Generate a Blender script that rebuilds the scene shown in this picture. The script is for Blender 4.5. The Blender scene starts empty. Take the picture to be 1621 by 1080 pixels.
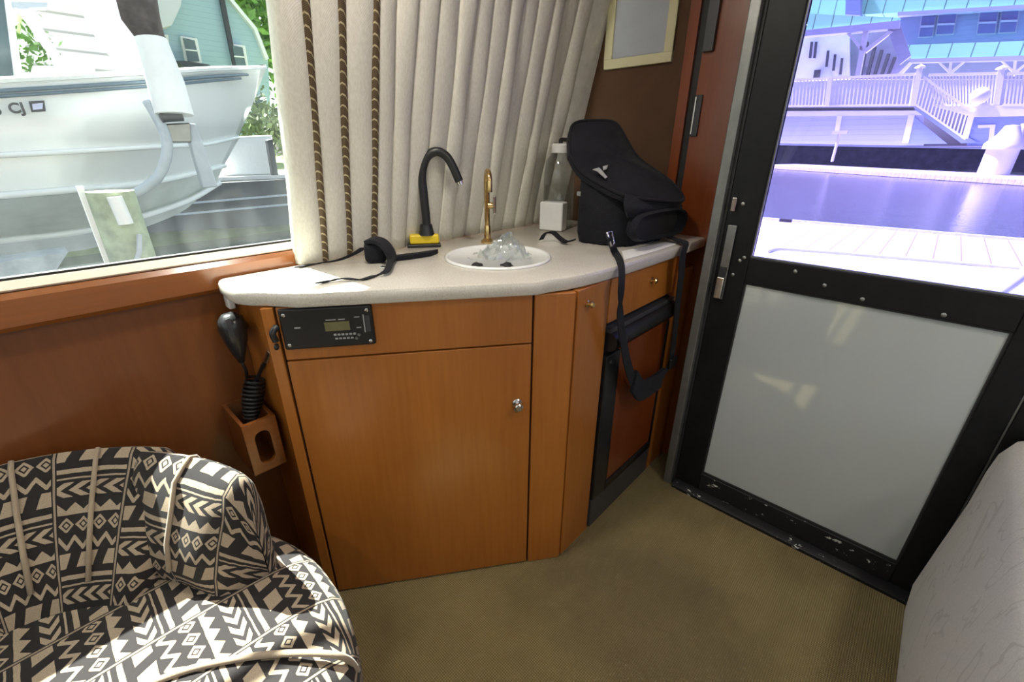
import bpy, bmesh, math, random
from mathutils import Vector, Matrix
random.seed(7)
PI = math.pi
scene = bpy.context.scene
COL = scene.collection

# ------------------------------------------------------------------ camera model (boat axes: +X starboard, +Y aft, +Z up)
FPX, PITCH, ROLL, YAW, CA = 695.817, math.radians(23.8035), math.radians(0.2886), math.radians(42.8571), math.radians(53.55)
O = Vector((0, 0, 1.2))
FW = Vector((-math.sin(YAW)*math.cos(PITCH), math.cos(YAW)*math.cos(PITCH), -math.sin(PITCH)))
_r = Vector((math.cos(YAW), math.sin(YAW), 0)); _u = _r.cross(FW)
RT = _r*math.cos(ROLL) + _u*math.sin(ROLL)
UP = RT.cross(FW)
def ray(x, y): return FW*FPX + RT*(x-810.5) + UP*(540-y)
def Zp(x, y, z=0.0): d = ray(x, y); return O + d*((z-O.z)/d.z)
def Xp(x, y, a): d = ray(x, y); return O + d*(a/d.x)
def Yp(x, y, a): d = ray(x, y); return O + d*(a/d.y)

cam = bpy.data.cameras.new('camera'); camo = bpy.data.objects.new('camera', cam); COL.objects.link(camo)
cam.sensor_width = 36; cam.lens = 36*FPX/1621; cam.clip_start = 0.02; cam.clip_end = 500
m3 = Matrix((RT, UP, -FW)).transposed()
camo.matrix_world = Matrix.Translation(O) @ m3.to_4x4()
scene.camera = camo

# ------------------------------------------------------------------ node helpers
class S:
    def __init__(s, nt, k): s.nt = nt; s.k = k
    def _m(s, op, *a):
        n = s.nt.nodes.new('ShaderNodeMath'); n.operation = op
        for i, v in enumerate((s,)+a):
            if isinstance(v, S): s.nt.links.new(v.k, n.inputs[i])
            else: n.inputs[i].default_value = v
        return S(s.nt, n.outputs[0])
    def __add__(s, o): return s._m('ADD', o)
    def __sub__(s, o): return s._m('SUBTRACT', o)
    def __mul__(s, o): return s._m('MULTIPLY', o)
    def __truediv__(s, o): return s._m('DIVIDE', o)
    def fl(s): return s._m('FLOOR')
    def fr(s): return s._m('FRACT')
    def ab(s): return s._m('ABSOLUTE')
    def sin(s): return s._m('SINE')
    def lt(s, o): return s._m('LESS_THAN', o)
    def gt(s, o): return s._m('GREATER_THAN', o)
    def mod(s, o): return s._m('FLOORED_MODULO', o)
    def mx(s, o): return s._m('MAXIMUM', o)
    def mn(s, o): return s._m('MINIMUM', o)
    def eq(s, o): return s._m('COMPARE', o, 0.1)

class Mat:
    def __init__(s, name, col=(.5,.5,.5), rough=.5, metal=0, coat=0, spec=.5, coat_rough=.1, sheen=0):
        s.m = bpy.data.materials.new(name); s.m.use_nodes = True; s.nt = s.m.node_tree
        s.b = s.nt.nodes['Principled BSDF']; s.out = s.nt.nodes['Material Output']
        i = s.b.inputs
        i['Base Color'].default_value = (*col, 1); i['Roughness'].default_value = rough; i['Metallic'].default_value = metal
        i['Coat Weight'].default_value = coat; i['Coat Roughness'].default_value = coat_rough
        i['Specular IOR Level'].default_value = spec; i['Sheen Weight'].default_value = sheen
    def n(s, t): return s.nt.nodes.new(t)
    def l(s, a, b): s.nt.links.new(a, b)
    def coord(s, kind='Object'):
        return s.n('ShaderNodeTexCoord').outputs[kind]
    def xyz(s, kind='Object'):
        q = s.n('ShaderNodeSeparateXYZ'); s.l(s.coord(kind), q.inputs[0]); return [S(s.nt, o) for o in q.outputs]
    def noise(s, scale=5, detail=3, rough=.5, stretch=(1,1,1), dist=0, kind='Object'):
        mp = s.n('ShaderNodeMapping'); mp.inputs['Scale'].default_value = stretch; s.l(s.coord(kind), mp.inputs[0])
        q = s.n('ShaderNodeTexNoise'); q.inputs['Scale'].default_value = scale; q.inputs['Detail'].default_value = detail
        q.inputs['Roughness'].default_value = rough; q.inputs['Distortion'].default_value = dist; s.l(mp.outputs[0], q.inputs['Vector'])
        return S(s.nt, q.outputs['Fac'])
    def ramp(s, f, stops):
        q = s.n('ShaderNodeValToRGB'); e = q.color_ramp.elements
        while len(e) < len(stops): e.new(.5)
        for k, (p, c) in enumerate(stops): e[k].position = p; e[k].color = (*c, 1)
        s.l(f.k, q.inputs[0]); return q.outputs[0]
    def mix(s, f, a, b):
        q = s.n('ShaderNodeMix'); q.data_type = 'RGBA'
        s.l(f.k, q.inputs[0])
        for v, i in ((a, 6), (b, 7)):
            if isinstance(v, tuple): q.inputs[i].default_value = (*v, 1)
            else: s.l(v, q.inputs[i])
        return q.outputs[2]
    def color(s, sock): s.l(sock, s.b.inputs['Base Color']); return s
    def roughness(s, f): s.l(f.k, s.b.inputs['Roughness']); return s
    def bump(s, f, strength=.3, dist=.002):
        q = s.n('ShaderNodeBump'); q.inputs['Strength'].default_value = strength; q.inputs['Distance'].default_value = dist
        s.l(f.k, q.inputs['Height']); s.l(q.outputs[0], s.b.inputs['Normal']); return s

def wood(name, dark, light, rough=.3, coat=.35, axis='z', scale=1.0, cr=.12):
    w = Mat(name, light, rough, coat=coat, coat_rough=cr)
    st = {'z': (1,1,.05), 'y': (1,.05,1), 'x': (.05,1,1)}[axis]
    a = w.noise(90*scale, 4, .6, st); b = w.noise(7*scale, 2, .5, tuple(q*1.0 if q == 1 else .25 for q in st), .4)
    w.color(w.ramp(a*.45 + b*.55, [(.28, dark), (.72, light)])); w.bump(a, .05, .001); return w.m
def plain(name, col, rough=.5, var=.12, scale=20, bump=0, **k):
    w = Mat(name, col, rough, **k)
    a = w.noise(scale, 4, .6)
    w.color(w.ramp(a, [(.3, tuple(c*(1-var) for c in col)), (.7, tuple(min(1, c*(1+var)) for c in col))]))
    if bump: w.bump(w.noise(scale*6, 3), bump, .002)
    return w.m
def fabric(name, col, freq=600, var=.15, rough=.9, bump=.4, sheen=.2):
    w = Mat(name, col, rough, sheen=sheen, spec=.2)
    x, y, z = w.xyz(); g = ((x+y*.7)*freq).sin()*((z+y*.3)*freq).sin()
    a = w.noise(12, 4, .6)
    w.color(w.ramp(a, [(.3, tuple(c*(1-var) for c in col)), (.7, tuple(c*(1+var) for c in col))]))
    w.bump(g + w.noise(180, 2)*1.5, bump, .001); return w.m

M = {}
M['cherry'] = wood('cherry_wood', (.31,.096,.014), (.44,.155,.025), .32, .25, cr=.2)
M['cherry_x'] = wood('cherry_fascia', (.31,.096,.014), (.44,.155,.025), .32, .25, cr=.2)
M['mahogany'] = wood('mahogany_panel', (.14,.040,.008), (.22,.068,.013), .42, .12, scale=.6)
M['redwood'] = wood('red_cherry_post', (.13,.027,.006), (.22,.05,.01), .3, .3)
M['rail'] = wood('cherry_rail', (.22,.066,.013), (.32,.105,.022), .25, .5, axis='y')
M['dark_inside'] = plain('cabinet_gap', (.02,.006,.003), .8)
M['bulk'] = fabric('brown_wall_vinyl', (.085,.042,.022), 500, .08, .7, .15, 0)
M['headliner'] = plain('headliner_vinyl', (.75,.72,.66), .8)
# counter laminate
w = Mat('cream_laminate', (.7,.66,.6), .22, coat=.2)
a = w.noise(260, 2, .7); b = w.noise(5, 2)
w.color(w.ramp(a*.7+b*.3, [(.35, (.48,.44,.37)), (.5, (.57,.53,.465)), (.68, (.64,.605,.54))])); M['counter'] = w.m
# carpet
w = Mat('woven_carpet', (.3,.23,.1), .95, spec=.1, sheen=.1)
x, y, z = w.xyz()
u = (x+y)*(2*PI/.0105); v = (x-y)*(2*PI/.0105)
g = u.sin()*v.sin()
st = w.noise(3.2, 3, .55)
base = w.ramp(st, [(.30, (.30,.225,.085)), (.5, (.46,.355,.145)), (.72, (.55,.43,.18))])
n2 = w.noise(900, 2)
sd_ = w.noise(7, 3, .6)
rad = ((x+.27)*(x+.27)*5.0 + (y-.86)*(y-.86)*9.0) + (sd_-.5)*1.1
stain = ((rad*-1.0+.75)*1.2).mx(0.).mn(.62)
rad2 = ((x+.10)*(x+.10)*9.0 + (y-.62)*(y-.62)*12.0) + (sd_-.5)*1.3
stain = stain.mx(((rad2*-1.0+.55)*1.2).mx(0.).mn(.45))
base = w.mix(stain, base, (.20,.15,.085))
w.color(w.mix((g*.6+.5)*.75+n2*.25, (.16,.118,.042), base)); w.bump(g+n2, .8, .004); M['carpet'] = w.m
# chair tribal fabric (UV in metres)
w = Mat('tribal_fabric', (.4,.35,.3), .9, spec=.2, sheen=.06)
U, Vv, _ = w.xyz('UV')
wob = w.noise(40, 2, kind='UV')*.10 - .05
cu_ = U/.118; col = cu_.fl(); cu = cu_.fr()
vv = Vv/.0305 + col*.37 + wob; row = vv.fl(); t = vv.fr()
ty = (row*1.0 + col*2.0).mod(6.0)
q = cu*4.0 + wob; s_ = q.fr(); tri = (s_-.5).ab()*2.0; tc = (t-.5).ab()
p0 = ((t-.2-tri*.6).ab()).lt(.17)
d = tc*1.8 + tri
d1 = tc*2.0 + (s_-.5).ab()*2.0
p1 = (d1.lt(.30)).mx(d1.gt(.52)*d1.lt(.92))
p2 = t.lt(tri*.45+.32)
p3 = ((cu*4.2 + tc*1.8).fr()).lt(.56)
p4 = ((t*2.0+.1).fr()).lt(.5)
p5 = ((cu*2.2 + t*.22).fr()).lt(.62)
val = None
for k, p in enumerate((p0, p1, p2, p3, p4, p5)):
    e = ty.eq(float(k))*p; val = e if val is None else val+e
edge = t.gt(.10)*t.lt(.93)
val = val*edge*cu.gt(.07)
val = val.mx(cu.gt(.02)*cu.lt(.05)*.8)
nz = w.noise(500, 2, kind='UV')
cc = w.mix(val, (.020,.017,.017), w.ramp(nz, [(.3, (.27,.205,.14)), (.7, (.37,.295,.21))]))
w.color(cc); w.bump(nz+val*.4, .4, .001); M['tribal'] = w.m
M['piping'] = fabric('cream_piping', (.30,.235,.165), 1600, bump=.15)
# sofa
w = Mat('grey_jacquard', (.4,.38,.35), .85, spec=.25, sheen=.25)
a = w.noise(3.2, 3, .5, (1,1,.6), 2.2); ln = ((a*6.0).fr()-.5).ab().lt(.05); b = w.noise(300, 2)
w.color(w.mix(ln*.6, w.ramp(b, [(.3, (.45,.432,.395)), (.7, (.535,.515,.475))]), (.35,.33,.295))); w.bump(b+ln*-.6, .35, .001); M['sofa'] = w.m
# curtain
w = Mat('linen_curtain', (.62,.55,.42), .9, spec=.15)
x, y, z = w.xyz(); b = w.noise(220, 3, .6, (1,1,.4)); g = (z*1400.).sin()*((x+y)*1400.).sin()
w.color(w.ramp(b, [(.3, (.56,.535,.465)), (.7, (.67,.645,.575))])); w.bump(g*.6+b, .25, .001)
tr = w.n('ShaderNodeBsdfTranslucent'); tr.inputs[0].default_value = (.72,.68,.58,1)
mxs = w.n('ShaderNodeMixShader'); mxs.inputs[0].default_value = .05
w.l(w.b.outputs[0], mxs.inputs[1]); w.l(tr.outputs[0], mxs.inputs[2]); w.l(mxs.outputs[0], w.out.inputs[0]); M['curtain'] = w.m
w = Mat('rope_trim', (.1,.06,.03), .7)
x, y, z = w.xyz(); k = (z*58. + (y-x)*45.).fr(); k2 = (z*280. - y*200.).fr()
w.color(w.mix(k.lt(.17), w.mix(k2.lt(.4), (.085,.055,.025), (.15,.10,.05)), (.55,.47,.28))); w.bump(k2, .5, .002); M['rope'] = w.m
M['black_metal'] = plain('black_painted_aluminium', (.007,.007,.008), .42, .3, spec=.25)
w = Mat('chipped_black_paint', (.008,.008,.009), .42, spec=.3)
a = w.noise(34, 5, .75, (.5,1,1)); x, y, z = w.xyz()
w.color(w.mix(a.gt(.63), (.012,.012,.014), (.55,.54,.5))); M['chipped'] = w.m
M['alu'] = plain('grey_aluminium_jamb', (.20,.20,.19), .38, .15, metal=.6)
w = Mat('white_door_panel', (.42,.43,.41), .05, coat=.5, coat_rough=.015); w.color(w.ramp(w.noise(2,2), [(.3,(.39,.415,.412)),(.7,(.42,.445,.44))])); M['panel'] = w.m
M['chrome'] = plain('chrome', (.72,.71,.69), .16, .05, metal=1)
M['brass'] = plain('brass', (.70,.48,.20), .18, .1, metal=1)
M['steel_dull'] = plain('dull_steel', (.28,.28,.27), .4, .1, metal=1)
M['black_plastic'] = plain('black_plastic', (.012,.012,.013), .38, .2)
M['mic_plastic'] = plain('glossy_black_plastic', (.02,.02,.021), .25, .2)
M['black_soft'] = fabric('black_nylon', (.009,.009,.013), 900, .25, .75, .35, .04)
M['webbing'] = fabric('black_webbing', (.009,.009,.012), 1500, .2, .7, .5, .04)
M['yellow'] = plain('yellow_plastic', (.72,.52,.02), .45, .1)
M['white_plastic'] = plain('white_plastic', (.80,.80,.78), .4, .04)
M['cream_gasket'] = plain('cream_gasket', (.82,.76,.62), .5, .04)
M['paper'] = plain('white_paper', (.78,.77,.75), .7, .03)
M['cream_frame'] = plain('cream_frame', (.55,.50,.31), .5, .04)
M['grey_board'] = plain('grey_board', (.36,.37,.40), .6, .04)
M['lcd'] = plain('lcd_screen', (.16,.15,.07), .3, .2)
M['grey_print'] = plain('grey_print', (.35,.35,.35), .5, .05)
M['dark_grey'] = plain('dark_grey', (.045,.045,.05), .4, .1)
M['porcelain'] = plain('white_sink', (.80,.80,.78), .15, .03, coat=.4)
M['rubber'] = plain('black_rubber', (.014,.014,.014), .6, .2)
M['gelcoat'] = plain('white_gelcoat', (.80,.82,.82), .22, .03, 2, coat=.3)
M['gelcoat_shaded'] = plain('shaded_hull_gelcoat', (.62,.66,.62), .5, .15, 3)  # grey-green tone paints in the shade on the hull below the chine
M['blue_stripe'] = plain('navy_stripe', (.09,.14,.18), .4, .1)
M['ink'] = plain('dark_ink', (.05,.05,.05), .6, .1)
M['sticker'] = plain('sticker', (.6,.62,.85), .5, .1)
M['grey_paint'] = plain('grey_galvanised', (.46,.50,.55), .45, .08)
M['white_paint'] = plain('white_paint', (.82,.82,.80), .5, .04)
M['pile'] = plain('green_wood_pile', (.33,.38,.24), .85, .35, 9, bump=.5)
M['trunk'] = plain('tree_bark', (.11,.085,.075), .95, .4, 6, bump=.8)
M['leaf'] = plain('leaves', (.16,.30,.06), .6, .5, 3)
M['leaf_dark'] = plain('bush_leaves', (.10,.14,.05), .6, .5, 3)
M['seawall'] = plain('weathered_bulkhead_boards', (.04,.043,.05), .85, .5, 2, bump=.5)
M['stringer'] = plain('pale_stringer', (.42,.46,.50), .8, .15)
M['concrete'] = plain('pale_concrete', (.78,.76,.72), .8, .06)
M['grass'] = plain('grass', (.18,.24,.07), .9, .3, 4)
M['teal'] = None
def siding(name, c1, period, axis='z', dark=.75, wdt=.08, rough=.6):
    w = Mat(name, c1, rough); q = dict(zip('xyz', w.xyz()))[axis]
    w.color(w.mix(((q/period).fr()).lt(wdt), c1, tuple(c*dark for c in c1))); w.bump((q/period).fr(), .5, .02); return w.m
M['blue_siding'] = siding('blue_siding', (.36,.50,.56), .16, dark=.85)
M['white_siding'] = siding('white_lap_siding', (.72,.70,.70), .34, dark=.55, wdt=.14)
M['teal'] = siding('teal_seam_roof', (.36,.90,.52), 1.9, 'x', .35, .06, .45)
M['lav_siding'] = siding('pale_siding', (.42,.46,.55), .5, dark=.85)
M['blue_wall'] = siding('blue_wall_siding', (.25,.32,.48), .5, dark=.88)
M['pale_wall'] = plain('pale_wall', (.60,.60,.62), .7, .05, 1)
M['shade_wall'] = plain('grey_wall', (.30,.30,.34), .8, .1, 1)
M['house_glass'] = plain('house_window_glass', (.10,.14,.15), .1, .2, 1)
M['blue_glass'] = plain('blue_window_glass', (.10,.13,.30), .15, .1, 1)
M['dark_roof'] = plain('dark_shingle', (.055,.058,.075), .9, .2, 5)
w = Mat('dock_planks', (.6,.55,.52), .8); x, y, z = w.xyz(); a = w.noise(6, 4, .6, (1,.1,1))
w.color(w.mix(((x/.24).fr()).lt(.06), w.ramp(a, [(.3,(.42,.38,.35)),(.7,(.58,.53,.49))]), (.2,.17,.16))); M['planks'] = w.m
w = Mat('harbour_water', (.055,.058,.062), .10, spec=.28)
b = w.noise(1.1, 4, .6, (1,1,1), .5); b2 = w.noise(5, 3, .6, (1,1.6,1)); w.color(w.ramp(b, [(.3,(.022,.026,.030)),(.7,(.042,.046,.050))]))
b3 = w.noise(14, 3, .6, (1,.5,1)); w.bump(b*.5+b2*.5+b3*.35, .30, .06); M['water'] = w.m

def glass(name, tint, refl=.05, haze=0, hazecol=(.9,.95,1), streak=False, rough=.0):
    m = bpy.data.materials.new(name); m.use_nodes = True; nt = m.node_tree; nt.nodes.remove(nt.nodes['Principled BSDF'])
    out = nt.nodes['Material Output']
    t = nt.nodes.new('ShaderNodeBsdfTransparent'); t.inputs[0].default_value = (*tint, 1)
    g = nt.nodes.new('ShaderNodeBsdfGlossy'); g.inputs['Roughness'].default_value = rough
    a = nt.nodes.new('ShaderNodeMixShader'); a.inputs[0].default_value = refl
    nt.links.new(t.outputs[0], a.inputs[1]); nt.links.new(g.outputs[0], a.inputs[2])
    last = a
    if haze:
        h = nt.nodes.new('ShaderNodeBsdfTranslucent'); h.inputs[0].default_value = (*hazecol, 1)
        b = nt.nodes.new('ShaderNodeMixShader'); b.inputs[0].default_value = haze
        if streak:   # dried spray that gets denser towards the sill
            tc = nt.nodes.new('ShaderNodeTexCoord'); mp = nt.nodes.new('ShaderNodeMapping'); mp.inputs['Scale'].default_value = (1, 26, 1.6)
            nt.links.new(tc.outputs['Object'], mp.inputs[0]); no = nt.nodes.new('ShaderNodeTexNoise'); no.inputs['Scale'].default_value = 1; no.inputs['Detail'].default_value = 4
            nt.links.new(mp.outputs[0], no.inputs['Vector'])
            sp = nt.nodes.new('ShaderNodeSeparateXYZ'); nt.links.new(tc.outputs['Object'], sp.inputs[0])
            z = S(nt, sp.outputs[2]); f = ((z*-4.5 + .80).mx(0.)*(S(nt, no.outputs['Fac'])*1.8-.45).mx(0.)*.022 + haze).mn(.6)
            nt.links.new(f.k, b.inputs[0])
        nt.links.new(a.outputs[0], b.inputs[1]); nt.links.new(h.outputs[0], b.inputs[2]); last = b
    nt.links.new(last.outputs[0], out.inputs[0]); return m
M['pane_left'] = glass('hazy_window_glass', (.90,.95,.95), .010, .004, (.85,.95,1), True)
M['pane_clear'] = glass('clear_window_glass', (.92,.95,.95), .04)
M['pane_tint'] = glass('blue_tinted_door_glass', (.61,.575,.97), .03, .015, (.6,.6,1))
def clear_plastic(name, tint, refl, haze, rough=.05): return glass(name, tint, refl, haze, (.85,.88,.9), False, rough)
M['clear_bottle'] = clear_plastic('clear_plastic', (.90,.91,.91), .10, .12, .08)
M['wrap'] = clear_plastic('clear_wrap', (.92,.94,.94), .14, .10, .05)
M['liquid'] = clear_plastic('clear_liquid', (.92,.94,.93), .06, .05, .02)

# ------------------------------------------------------------------ mesh builder
ORG = {}
class MB:
    def __init__(s): s.v = []; s.f = []; s.uv = {}
    def add(s, vs, fs):
        k = len(s.v); s.v += [Vector(q) for q in vs]; s.f += [tuple(i+k for i in f) for f in fs]; return k
    def box(s, lo, hi):
        x0,y0,z0 = lo; x1,y1,z1 = hi
        s.add([(x0,y0,z0),(x1,y0,z0),(x1,y1,z0),(x0,y1,z0),(x0,y0,z1),(x1,y0,z1),(x1,y1,z1),(x0,y1,z1)],
              [(0,3,2,1),(4,5,6,7),(0,1,5,4),(1,2,6,5),(2,3,7,6),(3,0,4,7)]); return s
    def obox(s, o, ax, ay, az):   # corner + three edge vectors
        o, ax, ay, az = map(Vector, (o, ax, ay, az))
        P = [o, o+ax, o+ax+ay, o+ay]; P += [p+az for p in P]
        fs = [(0,3,2,1),(4,5,6,7),(0,1,5,4),(1,2,6,5),(2,3,7,6),(3,0,4,7)]
        if ax.cross(ay).dot(az) < 0: fs = [f[::-1] for f in fs]
        s.add(P, fs); return s
    def prism(s, pts, vec):
        pts = [Vector(p) for p in pts]; vec = Vector(vec); n = len(pts)
        nrm = Vector((0,0,0))
        for i in range(n): nrm += pts[i].cross(pts[(i+1) % n])
        f0 = tuple(range(n))[::-1]; f1 = tuple(range(n, 2*n))
        fs = [f0, f1] + [(i, (i+1) % n, n+(i+1) % n, n+i) for i in range(n)]
        if nrm.dot(vec) < 0: fs = [f[::-1] for f in fs]
        s.add(pts + [p+vec for p in pts], fs); return s
    def tube(s, pts, r, n=10, cap=True, closed=False):
        pts = [Vector(p) for p in pts]; R = r if isinstance(r, (list, tuple)) else [r]*len(pts)
        t0 = (pts[1]-pts[0]).normalized(); up = Vector((0,0,1)) if abs(t0.z) < .9 else Vector((1,0,0))
        a = t0.cross(up).normalized(); vs = []; m = len(pts)
        for i, p in enumerate(pts):
            if closed: t = (pts[(i+1) % m]-pts[i-1])
            else: t = pts[min(i+1, m-1)]-pts[max(i-1, 0)]
            t.normalize(); a = (a - t*a.dot(t)).normalized(); b = t.cross(a)
            for k in range(n):
                w = 2*PI*k/n; vs.append(p + (a*math.cos(w)+b*math.sin(w))*R[i])
        fs = []
        for i in range(m if closed else m-1):
            for k in range(n):
                j = (i+1) % m
                fs.append((i*n+k, i*n+(k+1) % n, j*n+(k+1) % n, j*n+k))
        if cap and not closed: fs += [tuple(range(n))[::-1], tuple(range((m-1)*n, m*n))]
        s.add(vs, fs); return s
    def lathe(s, c, prof, n=28, axis=(0,0,1), sx=1, sy=1):
        c = Vector(c); az = Vector(axis).normalized(); ax = Vector((1,0,0)) if abs(az.x) < .9 else Vector((0,1,0))
        ax = (ax - az*ax.dot(az)).normalized(); ay = az.cross(ax); vs = []
        for r, h in prof:
            for k in range(n):
                w = 2*PI*k/n; vs.append(c + ax*(r*sx*math.cos(w)) + ay*(r*sy*math.sin(w)) + az*h)
        m = len(prof)
        fs = [(i*n+k, i*n+(k+1) % n, (i+1)*n+(k+1) % n, (i+1)*n+k) for i in range(m-1) for k in range(n)]
        if prof[0][0] > 1e-4: fs.append(tuple(range(n))[::-1])
        if prof[-1][0] > 1e-4: fs.append(tuple(range((m-1)*n, m*n)))
        s.add(vs, fs); return s
    def grid(s, P, uv=None, closed=False, flip=False):
        r, c = len(P), len(P[0]); k = s.add([q for row in P for q in row], [])
        if uv:
            for i in range(r):
                for j in range(c): s.uv[k+i*c+j] = uv[i][j]
        for i in range(r-1):
            for j in range(c if closed else c-1):
                jj = (j+1) % c; f = (k+i*c+j, k+i*c+jj, k+(i+1)*c+jj, k+(i+1)*c+j)
                s.f.append(f[::-1] if flip else f)
        return k
    def ball(s, c, r, n=10, m=7, sq=(1,1,1), jit=0):
        c = Vector(c); vs = []
        for i in range(m+1):
            a = PI*i/m
            for k in range(n):
                b = 2*PI*k/n; q = r*(1+random.uniform(-jit, jit))
                vs.append(c + Vector((math.sin(a)*math.cos(b)*sq[0], math.sin(a)*math.sin(b)*sq[1], math.cos(a)*sq[2]))*q)
        s.add(vs, [(i*n+k, (i+1)*n+k, (i+1)*n+(k+1) % n, i*n+(k+1) % n) for i in range(m) for k in range(n)]); return s
    def ribbon(s, pts, wid, wdir, th=.0025):
        pts = [Vector(p) for p in pts]; m = len(pts); A = []
        for i, p in enumerate(pts):
            wd = Vector(wdir[i] if isinstance(wdir, list) else wdir).normalized(); ww = wid[i] if isinstance(wid, list) else wid
            t = (pts[min(i+1, m-1)]-pts[max(i-1, 0)]).normalized(); nn = t.cross(wd).normalized()
            A.append([p-wd*ww/2-nn*th/2, p+wd*ww/2-nn*th/2, p+wd*ww/2+nn*th/2, p-wd*ww/2+nn*th/2])
        k = s.grid(A, None, True)
        s.f += [(k, k+1, k+2, k+3)[::-1], tuple(k+(m-1)*4+j for j in range(4))]; return s
    def sribbon(s, pts, wid, wdirs, th=.003, k=5):
        P = catmull(pts, k); W, D = [], []
        for i in range(len(P)):
            q = min(i/k, len(pts)-1.0001); j = int(q); f = q-j
            W.append(wid[j]*(1-f)+wid[j+1]*f); D.append(Vector(wdirs[j]).normalized().lerp(Vector(wdirs[j+1]).normalized(), f))
        return s.ribbon(P, W, D, th)
    def build(s, name, mat, parent=None, smooth=False, bevel=0, sub=0, org=None, seg=2, solid=0):
        me = bpy.data.meshes.new(name); o = bpy.data.objects.new(name, me); COL.objects.link(o)
        if parent is not None: og = ORG[parent.name]; o.parent = parent
        else:
            if org is None:
                lo = [min(q[i] for q in s.v) for i in range(3)]; hi = [max(q[i] for q in s.v) for i in range(3)]
                og = Vector(((lo[0]+hi[0])/2, (lo[1]+hi[1])/2, lo[2]))
            else: og = Vector(org)
            o.location = og
        ORG[o.name] = og
        me.from_pydata([tuple(q-og) for q in s.v], [], s.f); me.update()
        if s.uv:
            l = me.uv_layers.new(name='UVMap')
            for lp in me.loops:
                if lp.vertex_index in s.uv: l.data[lp.index].uv = s.uv[lp.vertex_index]
        bm = bmesh.new(); bm.from_mesh(me); bmesh.ops.remove_doubles(bm, verts=bm.verts, dist=1e-6) if not s.uv else None
        bmesh.ops.recalc_face_normals(bm, faces=bm.faces); bm.to_mesh(me); bm.free()
        me.materials.append(mat if not isinstance(mat, str) else M[mat])
        if smooth:
            for p in me.polygons: p.use_smooth = True
            if smooth == 'auto': me.set_sharp_from_angle(angle=math.radians(40))
        if solid: k = o.modifiers.new('s', 'SOLIDIFY'); k.thickness = solid; k.offset = 0
        if bevel:
            k = o.modifiers.new('b', 'BEVEL'); k.width = bevel; k.segments = seg; k.limit_method = 'ANGLE'; k.angle_limit = math.radians(35)
            for p in me.polygons: p.use_smooth = True
            if seg: me.set_sharp_from_angle(angle=math.radians(180)); k.harden_normals = True
        if sub: k = o.modifiers.new('u', 'SUBSURF'); k.levels = sub; k.render_levels = sub
        return o
def tag(o, label, cat, group=None, kind=None):
    o['label'] = label; o['category'] = cat
    if group: o['group'] = group
    if kind: o['kind'] = kind
    return o
def struct(o, label=None):
    o['kind'] = 'structure'
    if label: o['label'] = label
    return o
def thing(name, loc, label, cat, group=None, kind=None):
    o = bpy.data.objects.new(name, None); COL.objects.link(o); o.location = Vector(loc); ORG[o.name] = Vector(loc); o.empty_display_size = .1
    return tag(o, label, cat, group, kind)
def catmull(pts, n=8):
    P = [Vector(p) for p in pts]; P = [P[0]*2-P[1]] + P + [P[-1]*2-P[-2]]; out = []
    for i in range(1, len(P)-2):
        for k in range(n):
            t = k/n; a, b, c, d = P[i-1:i+3]
            out.append(.5*((2*b)+(c-a)*t+(2*a-5*b+4*c-d)*t*t+(3*b-a-3*c+d)*t**3))
    out.append(P[-2]); return out
def fillpoly(loops, z, extra=None):   # planar polygon with holes -> (verts, faces)
    bm = bmesh.new(); es = []
    for lp in loops:
        vs = [bm.verts.new((p[0], p[1], z)) for p in lp]
        for i in range(len(vs)): es.append(bm.edges.new((vs[i], vs[(i+1) % len(vs)])))
    bmesh.ops.triangle_fill(bm, use_beauty=True, use_dissolve=False, edges=es)
    bm.verts.index_update(); r = ([v.co.copy() for v in bm.verts], [tuple(v.index for v in f.verts) for f in bm.faces]); bm.free(); return r

# ================================================================== ROOM SHELL
def V2(base, px, py):      # height of the pixel above/below a point standing at base
    d = ray(px, py); t = math.hypot(base[0], base[1])/math.hypot(d.x, d.y); return O.z + d.z*t
def PLp(px, py, p, n): d = ray(px, py); n = Vector(n); return O + d*((Vector(p)-O).dot(n)/d.dot(n))

struct(MB().box((-1.26,-2.3,-.06), (1.62,1.68,0)).build('floor', M['carpet'], org=(0,0,0)))
struct(MB().box((-1.12,-2.3,1.95), (1.62,1.68,2.0)).build('ceiling', M['headliner']))
RK = .24                                     # the cabin side leans inboard
struct(MB().box((-1.25,-2.3,0), (-1.2,1.62,.885)).build('wall_left', M['mahogany'], org=(-1.2,0,0)))
struct(MB().prism([(-1.25,-2.3,.886),(-1.178,-2.3,.886),(-1.172,-2.3,.895),(-1.172,-2.3,.945),(-1.180,-2.3,.955),(-1.25,-2.3,.955)], (0,3.92,0)).build('trim_1', M['rail'], org=(-1.2,0,.88)))
wx = lambda z: -1.215 + RK*(z-.955)
h = MB(); h.prism([(wx(1.76)-.03,-2.3,1.76),(wx(1.76)+.03,-2.3,1.76),(wx(1.95)+.03,-2.3,1.95),(wx(1.95)-.03,-2.3,1.95)], (0,3.92,0))
h.prism([(wx(.955)-.03,1.405,.955),(wx(.955)+.012,1.405,.955),(wx(1.76)+.012,1.405,1.76),(wx(1.76)-.03,1.405,1.76)], (0,.215,0))
h.prism([(wx(.955)-.03,-2.3,.955),(wx(.955)+.03,-2.3,.955),(wx(1.76)+.03,-2.3,1.76),(wx(1.76)-.03,-2.3,1.76)], (0,.12,0))
struct(h.build('wall_left_header', M['headliner'])).name = 'wall_port'
wn = thing('window_1', (-1.2,0,.955), 'large side window over the wooden ledge', 'window'); del wn['category']; struct(wn)
g = MB(); g.prism([(-1.236,-2.18,.956),(-1.186,-2.18,.956),(-1.182,-2.18,.960),(-1.192,-2.18,.974),(-1.236,-2.18,.974)], (0,3.58,0)); g.build('gasket', M['cream_gasket'], wn)
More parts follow.
